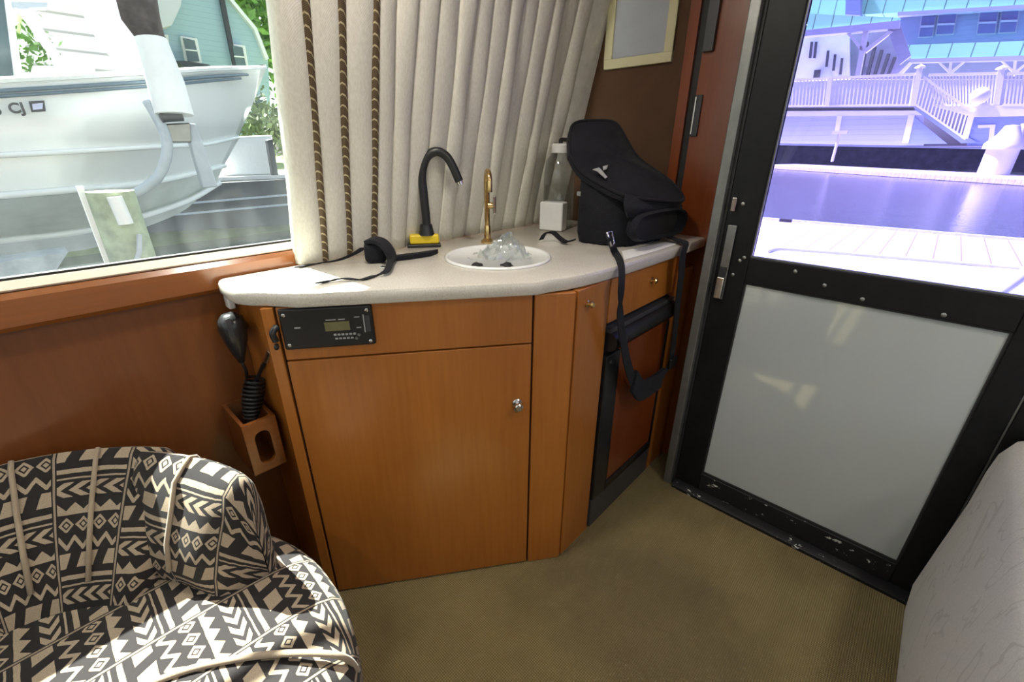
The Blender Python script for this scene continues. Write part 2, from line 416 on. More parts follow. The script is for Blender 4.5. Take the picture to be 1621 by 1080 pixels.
g = MB(); g.prism([(-1.212,-2.18,.9745),(-1.198,-2.18,.9745),(-1.196,-2.18,.979),(-1.212,-2.18,.979)], (0,3.58,0)); g.build('seal', M['rubber'], wn)
g = MB(); g.prism([(wx(.98)-.003,-2.18,.98),(wx(.98)+.003,-2.18,.98),(wx(1.76)+.003,-2.18,1.76),(wx(1.76)-.003,-2.18,1.76)], (0,3.58,0)); g.build('pane', M['pane_left'], wn)
# starboard side, forward end: outside the photograph, they carry the windows that light the saloon
struct(MB().box((1.5,-2.3,0), (1.55,1.62,.95)).build('wall_right', M['mahogany']))
h = MB().box((1.5,-2.3,1.78), (1.55,1.62,1.95)); h.box((1.5,1.0,.95), (1.55,1.62,1.78)); h.box((1.5,-2.3,.95),(1.55,-2.2,1.78)); struct(h.build('wall_starboard', M['headliner']))
o = struct(MB().box((1.52,-2.2,.95), (1.526,1.0,1.78)).build('window_2', M['pane_clear']))
struct(MB().box((-1.2,-2.3,0), (1.5,-2.25,.95)).build('wall_forward', M['mahogany']))
o = struct(MB().box((-1.15,-2.28,.95), (1.5,-2.274,1.95)).build('window_3', M['pane_clear']))
# aft bulkhead
struct(MB().box((-1.25,1.62,0), (-.505,1.66,1.95)).build('wall_aft', M['bulk'], org=(-.9,1.62,0)))
post = MB().box((-.722,1.575,0), (-.69,1.62,1.95)); post.box((-.664,1.575,0), (-.492,1.62,1.95)); post.box((-.505,1.46,0), (-.49,1.575,1.95))
struct(post.build('trim_2', M['redwood'], org=(-.6,1.6,0)))
struct(MB().box((-.69,1.59,0), (-.664,1.62,1.95)).build('trim_3', M['rubber']))
lt = thing('flush_pull', Yp(1103,180,1.575), 'slim chrome flush pull in the dark slot of the red wooden post', 'handle')
a, b = Yp(1108,150,1.57), Yp(1097,216,1.57)
MB().obox((a.x-.012,1.567,b.z), (.022,0,0), (0,.012,0), (0,0,a.z-b.z)).build('back_plate', M['dark_grey'], lt, bevel=.002)
MB().obox((a.x-.011,1.561,b.z+.005), (.006,0,0), (0,.008,0), (0,0,a.z-b.z-.01)).build('pull_bar', M['chrome'], lt, bevel=.002)
a, b = Yp(1128,-60,1.57), Yp(1122,82,1.57)
tag(MB().box((b.x-.018,1.560,b.z), (b.x+.014,1.5745,1.93)).build('slot_cover', M['dark_grey'], bevel=.002), 'dark cover strip at the top of the red wooden post', 'cover')
h = MB().box((.31,1.44,0), (1.5,1.48,1.95)); h.box((-.49,1.44,1.9),(.31,1.48,1.95)); struct(h.build('wall_aft_starboard', M['redwood'])).name = 'wall_back'

# ---- door
dr = thing('door_1', (-.1,1.43,0), 'black framed saloon door with tinted glass above a white panel', 'door'); del dr['category']; struct(dr)
JL = MB().box((-.490,1.405,0), (-.462,1.475,1.95)); JL.build('jamb', M['alu'], dr, bevel=.003)
MB().box((-.462,1.425,0), (-.452,1.47,1.95)).build('jamb_seal', M['rubber'], dr)
f = MB(); f.box((-.452,1.425,.025), (-.364,1.462,1.9)); f.box((.205,1.425,.025), (.264,1.462,1.9)); f.box((-.364,1.425,.826), (.205,1.462,.904)); f.box((-.364,1.425,1.83),(.205,1.462,1.9))
f.build('door_frame', M['black_metal'], dr, bevel=.003)
MB().box((-.364,1.425,.025), (.205,1.462,.098)).build('bottom_rail', M['chipped'], dr, bevel=.003)
MB().box((-.364,1.437,.098), (.205,1.450,.826)).build('lower_panel', M['panel'], dr)
b = MB()
for lo, hi in (((-.364,1.431,.098),(-.359,1.437,.826)), ((.200,1.431,.098),(.205,1.437,.826)), ((-.359,1.431,.098),(.2,1.437,.103)), ((-.359,1.431,.821),(.2,1.437,.826))): b.box(lo, hi)
b.build('panel_gasket', M['rubber'], dr)
MB().box((-.364,1.441,.904), (.205,1.447,1.83)).build('pane', M['pane_tint'], dr)
b = MB().box((-.364,1.432,.904), (-.360,1.441,1.83)); b.box((.2,1.432,.904),(.205,1.441,1.83)); b.box((-.36,1.432,.904),(.2,1.441,.908)); b.build('glazing_bead', M['alu'], dr)
MB().prism([(-.452,1.395,0),(-.452,1.395,.012),(-.452,1.418,.024),(-.452,1.475,.024),(-.452,1.475,0)], (.745,0,0)).build('sill', M['chipped'], dr, bevel=.002)
MB().box((.268,1.425,0), (.31,1.47,1.9)).build('jamb', M['black_metal'], dr, bevel=.003)
MB().box((.264,1.43,0), (.268,1.47,1.9)).build('jamb_seal', M['alu'], dr)
lk = MB(); lo = Yp(1128,470,1.424); hi = Yp(1158,356,1.424)
lk.box((-.440,1.416,lo.z), (-.414,1.4245,hi.z)); lk_ = lk.build('lock_plate', M['steel_dull'], dr, bevel=.002)
MB().box((-.436,1.410,.838), (-.418,1.4165,.866)).build('lock_slot', M['rubber'], lk_)
MB().box((-.438,1.402,lo.z+.004), (-.416,1.416,lo.z+.072)).build('lock_grip', M['chrome'], lk_, bevel=.003)
c = Yp(1164,322,1.424)
MB().box((c.x-.007,1.408,c.z-.022), (c.x+.007,1.4245,c.z+.018)).build('latch', M['chrome'], dr, bevel=.003)
for px, py in ((1259,430),(1305,452),(1365,474),(1494,499),(1176,323),(1171,413),(1160,435),(1178,408)):
    c = Yp(px, py, 1.424); MB().lathe((c.x,1.4245,c.z), [(.0055,0),(.0055,.002),(.003,.0035),(0,.0035)], 10, (0,-1,0)).build('screw', M['steel_dull'], dr, smooth='auto')

# unseen flybridge overhang and rail to port, placed to cut the cabin sunlight
struct(MB().box((-1.615,-6,2.0), (-1.0,1.6,2.06)).build('trim_8', M['gelcoat']))
struct(MB().tube([(-1.695,-6,2.0),(-1.695,1.6,2.0)], .016, 10).build('trim_9', M['chrome'], smooth='auto'))
# unseen white side decks, added to bounce sunlight through the port and starboard windows
struct(MB().box((-1.75,-6,.62), (-1.26,3.0,.70)).build('trim_6', M['gelcoat']))
struct(MB().box((1.56,-6,.62), (2.1,3.0,.70)).build('trim_7', M['gelcoat']))
# ---- framed board on the bulkhead
fb = thing('framed_board', (-.91,1.61,1.46), 'grey board in a cream frame hung on the brown wall', 'picture')
f = MB(); x0,x1,z0,z1 = -1.038,-.780,1.462,1.86
for lo, hi in (((x0,1.606,z0),(x1,1.62,z0+.03)),((x0,1.606,z1-.03),(x1,1.62,z1)),((x0,1.606,z0+.03),(x0+.03,1.62,z1-.03)),((x1-.03,1.606,z0+.03),(x1,1.62,z1-.03))): f.box(lo, hi)
f.build('frame', M['cream_frame'], fb, bevel=.002)
MB().box((x0+.03,1.612,z0+.03), (x1-.03,1.62,z1-.03)).build('board', M['grey_board'], fb)

# ---- curtain
ct = thing('pleated_curtain', (-1.16,1.0,.922), 'cream pleated curtain with rope trims drawn back in the corner', 'curtain')
J = [.437,.502,.577,.655,.712]
while J[-1] < 1.40: J.append(J[-1] + .060 + .006*math.sin(len(J)*2.1))
prof = [(-1.198,.452,0), (-1.192,.440,0)]
for a, b in zip(J[:-1], J[1:]):
    wd = b-a; bul = .024 if a < .70 else .019+.006*math.sin(a*37)
    for sk in (0,.035,.07,.13,.25,.4,.55,.7,.85,.93,.965):
        s = sk; prof.append((-1.168 + bul*max(0, math.sin(PI*min(1, s*1.0)))**.24, a+wd*s, 0))
zs = [.9206 + i*(1.76-.9206)/26 for i in range(27)]
P = []
for z in zs:
    row = []
    for k, (x, y, _) in enumerate(prof):
        wob = .0035*math.sin(z*5+y*31) + .002*math.sin(z*17+y*60)
        row.append((x + RK*(z-.92) + wob, y + .004*math.sin(z*4+y*9), z))
    P.append(row)
m = MB(); m.grid(P); m.build('drape', M['curtain'], ct, smooth=True, solid=.0025)
for y in J[1:4]:
    pts = [(-1.149 + RK*(z-.92) + .0035*math.sin(z*5+y*31), y + .004*math.sin(z*4+y*9), z+.004) for z in zs]
    MB().tube(pts, .0092, 8).build('rope_trim', M['rope'], ct, smooth=True)
# ================================================================== GALLEY CABINET
P0 = Vector((-.633,.762,0)); DV = Vector((math.cos(CA), math.sin(CA), 0)); NV = Vector((math.sin(CA), -math.cos(CA), 0)); UZ = Vector((0,0,1))
def F(t, z, off=0): return P0 + DV*t + NV*off + UZ*z
def slab(t0, t1, z0, z1, o0, o1): return MB().obox(F(t0,z0,o0), DV*(t1-t0), NV*(o1-o0), UZ*(z1-z0))
def Fp(px, py, off=0): return PLp(px, py, P0+NV*off, NV)
cb = thing('corner_cabinet', F(-.25,0,-.3), 'cherry wood corner cabinet standing under the cream countertop', 'cabinet')
A, B = F(-.598,0,-.018), F(.100,0,-.018)
plan = [A, B, Vector((-.594,.86,0)), Vector((-.594,1.003,0)), Vector((-.66,1.003,0)), Vector((-.66,1.425,0)), Vector((-.574,1.425,0)), Vector((-.574,1.565,0)), Vector((-1.195,1.565,0)), Vector((-1.195,A.y,0))]
m = MB().prism(plan, (0,0,.82)); m.build('carcass', M['cherry'], cb)
MB().prism([q+UZ*.8201 for q in (A, A+Vector((.02,.03,0)), Vector((-1.195,A.y+.03,0)), Vector((-1.195,A.y,0)))], (0,0,.0638)).build('side_panel', M['cherry'], cb)
slab(-.600,-.575,0,.884,-.018,0).build('stile', M['cherry'], cb, bevel=.002)
slab(-.575,.0,0,.884,-.0178,-.012).build('recess', M['dark_inside'], cb)
dd = slab(-.5695,-.006,.006,.7555,-.012,0).build('door', M['cherry'], cb, bevel=.002)
slab(-.5695,-.006,.7595,.884,-.012,0).build('fascia_panel', M['cherry_x'], cb, bevel=.002)
slab(-.001,.102,0,.884,-.018,0).build('corner_panel', M['cherry'], cb, bevel=.004)
c = F(-.041,.591); 
lkk = MB().lathe(c, [(.013,0),(.013,.003),(.010,.006),(.006,.006),(.006,.016),(.011,.02),(.011,.026),(.008,.029),(0,.029)], 20, NV).build('lock_knob', M['chrome'], dd, smooth='auto')
MB().lathe(F(-.041,.572), [(.008,0),(.008,.004),(.004,.006),(0,.006)], 16, NV).build('keyhole_cap', M['steel_dull'], dd, smooth='auto')
MB().box((-.594,.855,0), (-.574,1.0,.884)).build('end_panel', M['cherry'], cb, bevel=.003)
def latch(parent, p, ax, s=1.0):
    m = MB(); m.lathe(p, [(.010*s,0),(.010*s,.003),(.005,.005),(.005,.013),(.009,.016),(.006,.020),(0,.020)], 16, ax)
    m.build('latch_knob', M['brass'], parent, smooth='auto')
    u = Vector((0,0,1)); q = Vector(p)+Vector(ax)*.004
    k = Vector(ax).cross(u).normalized()
    MB().obox(q-k*.013-u*.003, k*.026, Vector(ax)*.004, u*.007).build('latch_plate', M['brass'], parent, bevel=.0015)
latch(cb, (-.574,.895,.842), (1,0,0))
dw = MB().box((-.594,1.006,.755), (-.574,1.412,.882)).build('drawer', M['cherry'], cb, bevel=.003)
latch(dw, (-.574,1.24,.832), (1,0,0))
MB().box((-.594,1.416,0), (-.572,1.425,.884)).build('end_stile', M['redwood'], cb)
# built-in refrigerator in the side of the cabinet
fr = thing('built_in_refrigerator', (-.6,1.21,0), 'black trimmed built in refrigerator with wood front under the small drawer', 'refrigerator')
MB().box((-.655,1.008,.002), (-.585,1.414,.748)).build('body', M['black_plastic'], fr)
fd = MB().box((-.585,1.085,.150), (-.572,1.405,.655)).build('door_panel', M['redwood'], fr, bevel=.002)
f = MB().box((-.585,1.008,.125), (-.566,1.085,.655)); f.box((-.585,1.405,.125), (-.566,1.414,.655)); f.box((-.585,1.085,.125),(-.566,1.405,.15)); f.build('door_frame', M['black_plastic'], fr, bevel=.003)
MB().tube([(-.572,1.012,.700),(-.572,1.21,.700),(-.572,1.41,.700)], .030, 14).build('handle_rail', M['black_plastic'], fr, smooth='auto')
MB().box((-.585,1.008,.728), (-.562,1.412,.742)).build('top_trim', M['dark_grey'], fr, bevel=.002)
MB().box((-.585,1.008,.004), (-.570,1.414,.12)).build('kick_grille', M['dark_grey'], fr, bevel=.002)
MB().lathe((-.566,1.035,.63), [(.007,0),(.007,.004),(0,.004)], 12, (1,0,0)).build('screw', M['steel_dull'], fr)

# ---- countertop with the hole for the sink
edge = [(-1.168,.262),(-1.150,.253),(-1.10,.249),(-1.05,.252),(-1.015,.268),(-.985,.294)] + [tuple(F(t,0,.018))[:2] for t in (-.52,-.4,-.3,-.2,-.1,0)] + [(-.610,.790),(-.593,.830),(-.580,.880),(-.570,.95),(-.562,1.05),(-.556,1.2),(-.552,1.35),(-.551,1.5),(-.551,1.572),(-1.170,1.572)]
edge = [tuple(p) for p in edge]
SC, SR = Vector((-.855,.862)), .138
def inset(lp, d):
    n = len(lp); out = []
    for i in range(n):
        a, b, c = Vector(lp[i-1]), Vector(lp[i]), Vector(lp[(i+1) % n]); t1 = (b-a).normalized(); t2 = (c-b).normalized()
        n1 = Vector((-t1.y,t1.x)); n2 = Vector((-t2.y,t2.x)); nn = (n1+n2); nn = nn/max(.4, nn.length_squared)*2
        out.append(tuple(b + nn*d))
    return out
hole = [tuple(SC + Vector((math.cos(2*PI*k/48), math.sin(2*PI*k/48)))*SR) for k in range(48)]
ci = MB()
rings = [(0.010,.885),(.003,.887),(0,.892),(0,.911),(.003,.917),(.010,.920)]
loops = [[(x,y,z) for x,y in inset(edge, d)] for d, z in rings]
ci.grid(loops, None, True)
for z, d in ((.920,.010),(.885,.010)):
    vs, fs = fillpoly([inset(edge, d), hole], z); ci.add(vs, fs)
ci.grid([[(x,y,z) for x,y in hole] for z in (.885,.920)], None, True)
ctop = thing('countertop', (-.85,.9,.885), 'cream laminate countertop with rounded front edge around the sink', 'countertop')
o = ci.build('slab', M['counter'], ctop, smooth='auto')
# ---- sink
sk = thing('round_sink', (SC.x,SC.y,.84), 'round white sink bowl let into the cream countertop', 'sink')
MB().lathe((SC.x,SC.y,.92), [(.146,.0005),(.147,.003),(.143,.006),(.137,.004),(.133,-.006),(.127,-.03),(.11,-.055),(.07,-.07),(.024,-.074)], 48).build('bowl', M['porcelain'], sk, smooth=True, solid=.002)
MB().lathe((SC.x,SC.y,.846), [(.026,0),(.026,.004),(.018,.005),(.010,.002),(0,.002)], 24).build('drain', M['chrome'], sk, smooth='auto')
# crumpled clear wrap and the dark things under it
wr = MB(); c = Vector((SC.x-.01,SC.y+.015,0)); R = random.Random(3); P = []
for i in range(15):
    row = []
    for k in range(36):
        a = 2*PI*k/36; q = i/14; r = .126*q*(1+.10*math.sin(3*a+1)+.08*R.uniform(-1,1))
        zz = .880 + .105*max(0, 1-q*1.05)**1.1 + (.030*R.uniform(-1,1))*(.3+q*.7)*(1 if i else 0)
        zz = max(zz, .853 + .06*q**3)
        row.append((c.x+r*math.cos(a)+.02*(1-q), c.y+r*math.sin(a)+.02*(1-q), zz))
    P.append(row)
wr.grid(P, None, True); tag(wr.build('plastic_wrap', M['wrap'], smooth='auto'), 'crumpled clear plastic wrap lying in the round sink', 'plastic wrap')
for i, (px, py, lab) in enumerate(((757,421,'left dark lump under the clear wrap in the sink'), (812,421,'middle dark lump under the clear wrap in the sink'), (842,417,'small right dark lump under the clear wrap in the sink'))):
    p = Vector((SC.x+.069+(-.052,.022,.062)[i]*.71, SC.y-.070+(-.052,.022,.062)[i]*.704, 0)); b = MB(); b.ball((p.x,p.y,.909), (.026,.028,.014)[i], 12, 8, (1,.8,.7), .18)
    tag(b.build('dark_lump', M['rubber'], smooth=True), lab, 'lump', 'dark lumps in the sink')
# ---- brass faucet
b0 = Zp(772,384,.92); fa = thing('brass_faucet', b0, 'slim polished brass gooseneck faucet behind the sink', 'faucet')
vn = Vector((b0.x, b0.y, 0)).normalized(); vr = Vector((vn.y,-vn.x,0))
ztop = V2(b0, 771, 266); ztop -= .008
dirn = (Vector((SC.x,SC.y,0))-Vector((b0.x,b0.y,0))).normalized()
MB().lathe(b0, [(.022,0),(.022,.005),(.016,.010),(.011,.014),(.010,.05),(.0085,.055)], 20).build('base', M['brass'], fa, smooth='auto')
pts = [b0+UZ*.05, b0+UZ*(.1), b0+UZ*(ztop-.92-.03)]
for k in range(0,10):
    a = PI*k/9*.95; pts.append(b0 + UZ*(ztop-.92-.03+.03*math.sin(a)) + dirn*(.03-.03*math.cos(a)))
pts.append(pts[-1]-UZ*.03)
MB().tube(pts, .0085, 14).build('spout', M['brass'], fa, smooth='auto')
q = Vector((b0.x,b0.y,V2(b0,780,325)))
MB().tube([q-vn*.004+vr*.004, q+vr*.022-vn*.006], .009, 14).build('valve_body', M['brass'], fa, smooth='auto')
MB().obox(q+vr*.018-vn*.02-UZ*.026, vr*.010, vn*.016, UZ*.056).build('lever', M['chrome'], fa, bevel=.004)
# ---- black gooseneck tube on its yellow base
b0 = Zp(677,391,.92)
gt = thing('gooseneck_tube', b0, 'black crook necked tube standing in a yellow base by the curtain', 'tube')
vn = Vector((b0.x, b0.y, 0)).normalized(); vr = Vector((vn.y,-vn.x,0))
pl = lambda px, py: PLp(px, py, b0, vn)
MB().obox(b0-vr*.060-vn*.012, vr*.100, vn*.035, UZ*.010).build('foot_plate', M['black_plastic'], gt, bevel=.003)
MB().obox(b0-vr*.052-vn*.010+UZ*.010, vr*.088, vn*.030, UZ*.028).build('base', M['yellow'], gt, bevel=.006)
MB().lathe(b0+UZ*.036+vn*.006, [(.024,0),(.021,.012),(.018,.030),(.014,.032)], 20).build('collar', M['black_plastic'], gt, smooth='auto')
path = catmull([b0+UZ*.05+vn*.002, pl(675,350), pl(671,310), pl(668,275), pl(675,250), pl(690,240), pl(705,246), pl(716,262), pl(727,287)], 6)
MB().tube(path, .0125, 14).build('neck', M['black_plastic'], gt, smooth='auto')
e = path[-1]; t = (path[-1]-path[-2]).normalized()
MB().tube([e, e+t*.010], .010, 12).build('nozzle', M['chrome'], gt, smooth='auto')
# ---- pouch with straps
p0 = Zp(598,418,.92); pc = thing('strap_pouch', p0, 'small black pouch with loose webbing straps on the sunlit counter end', 'pouch')
vn = Vector((p0.x, p0.y, 0)).normalized(); vr = Vector((vn.y,-vn.x,0))
m = MB(); m.obox(p0-vr*.030+vn*.0, vr*.055, vn*.06, UZ*.052); m.build('pouch_body', M['black_soft'], pc, bevel=.014, seg=4)
fl = catmull([p0-vr*.018+vn*.03+UZ*.055, p0+vr*.002+vn*.02+UZ*.058, p0+vr*.022+vn*.006+UZ*.049, p0+vr*.036-vn*.010+UZ*.024, p0+vr*.034-vn*.026+UZ*.006], 5)
MB().ribbon(fl, .050, vn+vr*.4, .009).build('flap', M['black_soft'], pc, smooth='auto')
zc = .9235
s1 = catmull([p0-vr*.03+vn*.02+UZ*.04, Zp(560,402,.945), Zp(535,412,.93), Zp(505,417,zc), Zp(490,419,zc), Zp(472,423,zc)], 5)
MB().ribbon(s1, .018, (.5,.85,0), .003).build('strap', M['webbing'], pc, smooth='auto')
s2 = catmull([p0+vr*.036-vn*.02+UZ*.02, Zp(612,429,.93), Zp(592,437,zc), Zp(570,443,zc), Zp(545,441,zc+.003), Zp(525,444,zc), Zp(505,448,zc)], 5)
MB().ribbon(s2, .016, (.5,.85,0), .003).build('strap', M['webbing'], pc, smooth='auto')
MB().obox(Zp(601,428,.925), (.012,.008,0), (-.008,.012,0), (0,0,.008)).build('buckle', M['chrome'], pc, bevel=.002)
MB().ribbon([Zp(622,409,.927), Zp(655,405,.927), Zp(688,400,.927)], .040, (-.4,1,0), .012).build('flat_sleeve', M['black_soft'], pc)
# ---- clear dispenser + white box
b0 = Zp(882,360,.92); jz = V2(b0, 885, 236)
jg = thing('clear_dispenser', b0, 'tall clear plastic bottle standing against the curtain behind the bag', 'bottle')
H_ = jz-.92
MB().lathe(b0, [(.0,.001),(.052,.001),(.056,.008),(.056,H_*.72),(.050,H_*.86),(.030,H_*.95),(.026,H_)], 28).build('bottle_body', M['clear_bottle'], jg, smooth='auto')
MB().lathe(b0, [(.0,.004),(.050,.004),(.052,.01),(.052,H_*.55),(0,H_*.55)], 24).build('contents', M['liquid'], jg, smooth='auto')
MB().lathe(b0+UZ*H_, [(.033,-.012),(.034,.012),(.028,.018),(0,.018)], 24).build('cap', M['white_plastic'], jg, smooth='auto')
MB().tube(catmull([b0+UZ*(H_+.018), b0+UZ*(H_+.03), b0+UZ*(H_+.03)+Vector((.03,.0,0))], 5), .007, 10).build('pump_spout', M['black_plastic'], jg, smooth='auto')
wb = MB(); q = Zp(853,364,.9205)
wb.obox(q, (.086,.024,0), (-.014,.050,0), (0,0,.100)); tag(wb.build('white_box', M['white_plastic'], bevel=.006, seg=3), 'plain white box standing between the clear bottle and the sink', 'box')
# ---- sheet of paper under the bag
pp = MB(); pp.prism([Zp(x,y,.921) for x,y in ((984,398),(1060,383),(1079,384),(1040,397),(988,412))], (0,0,.001))
tag(pp.build('paper_sheet', M['paper']), 'white paper sheet sticking out under the black bag', 'paper')
# ---- radio let into the fascia
rd = thing('marine_stereo', F(-.467,.786), 'black marine stereo set into the cabinet fascia at its left end', 'stereo')
rf = slab(-.5640,-.371,.788,.8835,0,.010).build('face_plate', M['black_plastic'], rd, bevel=.005, seg=3)
for t, z in ((-.553,.870),(-.382,.872),(-.553,.800),(-.382,.798)):
    MB().lathe(F(t,z,.010), [(.0042,0),(.0042,.0015),(.002,.0025),(0,.0025)], 10, NV).build('screw', M['chrome'], rd)
slab(-.474,-.422,.828,.849,.010,.0115).build('display', M['lcd'], rd)
for k in range(6):
    slab(-.458+.0082*k,-.4525+.0082*k,.8165,.8205,.010,.012).build('button', M['grey_print'], rd)
    if k < 5: slab(-.456+.0082*k,-.4505+.0082*k,.8075,.8110,.010,.012).build('button', M['grey_print'], rd)
for t, z in ((-.405,.8155),(-.411,.8075)):
    MB().lathe(F(t,z,.010), [(.0034,0),(.0034,.003),(0,.003)], 10, NV).build('knob', M['steel_dull'], rd)
slab(-.392,-.3895,.820,.862,.010,.0108).build('slot_line', M['grey_print'], rd)
slab(-.387,-.378,.822,.860,.010,.012).build('card_door', M['dark_grey'], rd)
pr = slab(-.536,-.524,.838,.8415,.010,.0104); 
for t0,t1,z in ((-.470,-.449,.8525),(-.444,-.430,.8525),(-.410,-.399,.8560),(-.408,-.398,.8310)): 
    k = MB().obox(F(t0,z,.010), DV*(t1-t0), NV*.0004, UZ*.0022); k.build('printing', M['grey_print'], rd)
pr.build('printing', M['grey_print'], rd)
MB().tube(catmull([F(-.571,.845,.008), F(-.578,.835,.020), F(-.576,.815,.018)], 5), .007, 10).build('cable_plug', M['black_plastic'], rd, smooth='auto')
# ---- hand microphone on the wall and its cord
mc = thing('hand_microphone', (-1.17,.27,.76), 'black hand microphone with coiled cord clipped to the wall', 'microphone')
XM = -1.098
body = [Xp(361,497,XM), Xp(364,505,XM), Xp(369,520,XM), Xp(374,540,XM), Xp(379,560,XM), Xp(383,573,XM)]
MB().tube(body, [.014,.026,.030,.024,.014,.007], 18).build('body', M['mic_plastic'], mc, smooth=True)
c = Xp(389,514,-1.16)-Vector((0,.022,0)); MB().lathe(c, [(.020,-.035),(.020,.022),(.016,.028),(.006,.029),(0,.029)], 20, (1,0,0)).build('wall_clip', M['black_plastic'], mc, smooth='auto')
MB().ribbon([Xp(360,505,XM+.031), Xp(364,520,XM+.033), Xp(369,535,XM+.030)], .010, (0,1,.2), .002).build('grille', M['dark_grey'], mc, smooth='auto')
a, b = Xp(404,598,-1.13), Xp(396,668,-1.12); hel = []
ax = (b-a).normalized(); e1 = ax.cross(Vector((1,0,0))).normalized(); e2 = ax.cross(e1)
for k in range(11*14):
    s = k/(11*14-1); an = 2*PI*11*s; r = .016*(.55+.9*math.sin(PI*min(1,.25+s*.72)))
    hel.append(a + (b-a)*s + (e1*math.cos(an)+e2*math.sin(an))*r)
MB().tube([body[-1], Xp(390,588,-1.115)] + hel, .0040, 6).build('coiled_cord', M['black_plastic'], mc, smooth=True)
cc = catmull([F(-.577,.80,.02), Xp(436,540,-1.02), Xp(428,558,-1.05), Xp(416,580,-1.09), Xp(406,602,-1.12)], 6)
MB().tube(cc, .0050, 8).build('lead_cable', M['black_plastic'], mc, smooth=True)
MB().tube([Xp(428,556,-1.04), Xp(421,572,-1.06)], .0075, 10).build('ferrite_sleeve', M['chrome'], mc, smooth='auto')
# ---- white tab modelled in place of a sunlit spot under the counter end
q = Xp(366,472,-1.165); tag(MB().obox((-1.19,q.y-.010,q.z-.026), (.03,0,0), (0,.014,0), (0,0,.040)).build('sunlit_tab', M['white_plastic'], bevel=.003), 'small white tab in place of a sunlit spot beneath the counter end', 'sunlit spot')
# ---- wooden holder box with an oval opening
hb = thing('wall_holder', (-1.125,.24,.44), 'small open wooden holder box with oval opening on the wall', 'holder')
y0,y1,z0,z1,x1 = .200,.276,.447,.592,-1.055
st = []; rr = .018; cy = (y0+y1)/2
for k in range(11): a = PI*k/10; st.append((cy+rr*math.cos(a), .545+rr*math.sin(a)))
for k in range(11): a = PI+PI*k/10; st.append((cy+rr*math.cos(a), .487+rr*math.sin(a)))
vs, fs = fillpoly([[(y0,z0),(y1,z0),(y1,z1),(y0,z1)], st], 0)
m = MB()
for xx in (x1-.010, x1): m.add([(xx, v.x, v.y) for v in vs], fs)
m.grid([[(xx, p[0], p[1]) for p in st] for xx in (x1-.010, x1)], None, True)
m.grid([[(xx, p[0], p[1]) for p in ((y0,z0),(y1,z0),(y1,z1),(y0,z1))] for xx in (x1-.010, x1)], None, True)
m.build('front_board', M['rail'], hb)
m = MB().box((-1.2,y0,z0), (x1-.010,y0+.008,z1)); m.box((-1.2,y1-.008,z0), (x1-.010,y1,z1)); m.box((-1.2,y0+.008,z0),(x1-.010,y1-.008,z0+.008)); m.box((-1.2,y0+.008,z0+.008),(-1.192,y1-.008,z1)); m.build('box_sides', M['mahogany'], hb)
# ================================================================== BLACK BAG ON THE COUNTER
bg = thing('camera_bag', (-.76,1.32,.921), 'black nylon shoulder bag with its lid raised on the counter', 'bag')
def rb(P, name, mat, parent, bev=.02, sub=1): 
    return MB().prism(P[0], P[1]).build(name, mat, parent, bevel=bev, seg=3)
zb = .922
c0, c1, c2, c3 = (-.835,1.180), (-.662,1.205), (-.632,1.455), (-.83,1.50)
zt = [V2((*c0,0),905,262), V2((*c1,0),992,318), V2((*c2,0),1078,326), 1.12]
# soft body: rounded prism with bulging sides
def ringpt(s, z):
    C = [Vector(c0), Vector(c1), Vector(c2), Vector(c3)]; i = int(s) % 4; f = s-int(s); a, b = C[i], C[(i+1) % 4]
    p = a.lerp(b, f); cen = sum(C, Vector((0,0)))/4; d = p-cen
    k = 1 - .10*abs(2*f-1)**6 + .03*(1-abs(2*f-1)**2)*math.sin(PI*min(1,max(0,z))); return cen + d*k
rows = []
for zi in range(9):
    q = zi/8; row = []
    for k in range(48):
        s = k/12; i = int(s); f = s-i; top = zt[i]*(1-f)+zt[(i+1) % 4]*f
        p = ringpt(s, q); cen = Vector((-.74,1.335)); sh = 1-.05*(1-math.sin(PI*min(.5,q*4)))-.06*max(0,q-.85)/.15
        p = cen+(p-cen)*sh; row.append((p.x, p.y, zb+(top-zb)*q + .004*math.sin(k*1.7+zi)))
    rows.append(row)
m = MB(); k = m.grid(rows, None, True); n = 48
m.f.append(tuple(range(n))[::-1]); m.f.append(tuple(range(8*n, 9*n)))
m.build('body', M['black_soft'], bg, smooth='auto')
# end pocket with its dark mouth on the side facing the door
pk = MB(); rim = [Xp(1002,352,-.622), Xp(1012,342,-.622), Xp(1040,335,-.618), Xp(1070,332,-.616), Xp(1076,345,-.612), Xp(1066,366,-.612), Xp(1040,374,-.616), Xp(1008,378,-.622), Xp(998,368,-.624)]
cen = sum(rim, Vector())/len(rim)
rim = catmull(rim + [rim[0]], 4)[:-1]
pk.grid([[p+Vector((.006,0,0))+(p-cen)*.16 for p in rim], [p+Vector((.022,0,0))+(p-cen)*.06 for p in rim], [p+Vector((.018,0,0)) for p in rim], [p-Vector((.015,0,0)) for p in rim]], None, True)
pk_ = pk.build('end_pocket', M['black_soft'], bg, smooth='auto')
m = MB(); m.prism([p-Vector((.012,0,0)) for p in rim], (.004,0,0)); m.build('pocket_lining', M['rubber'], pk_)
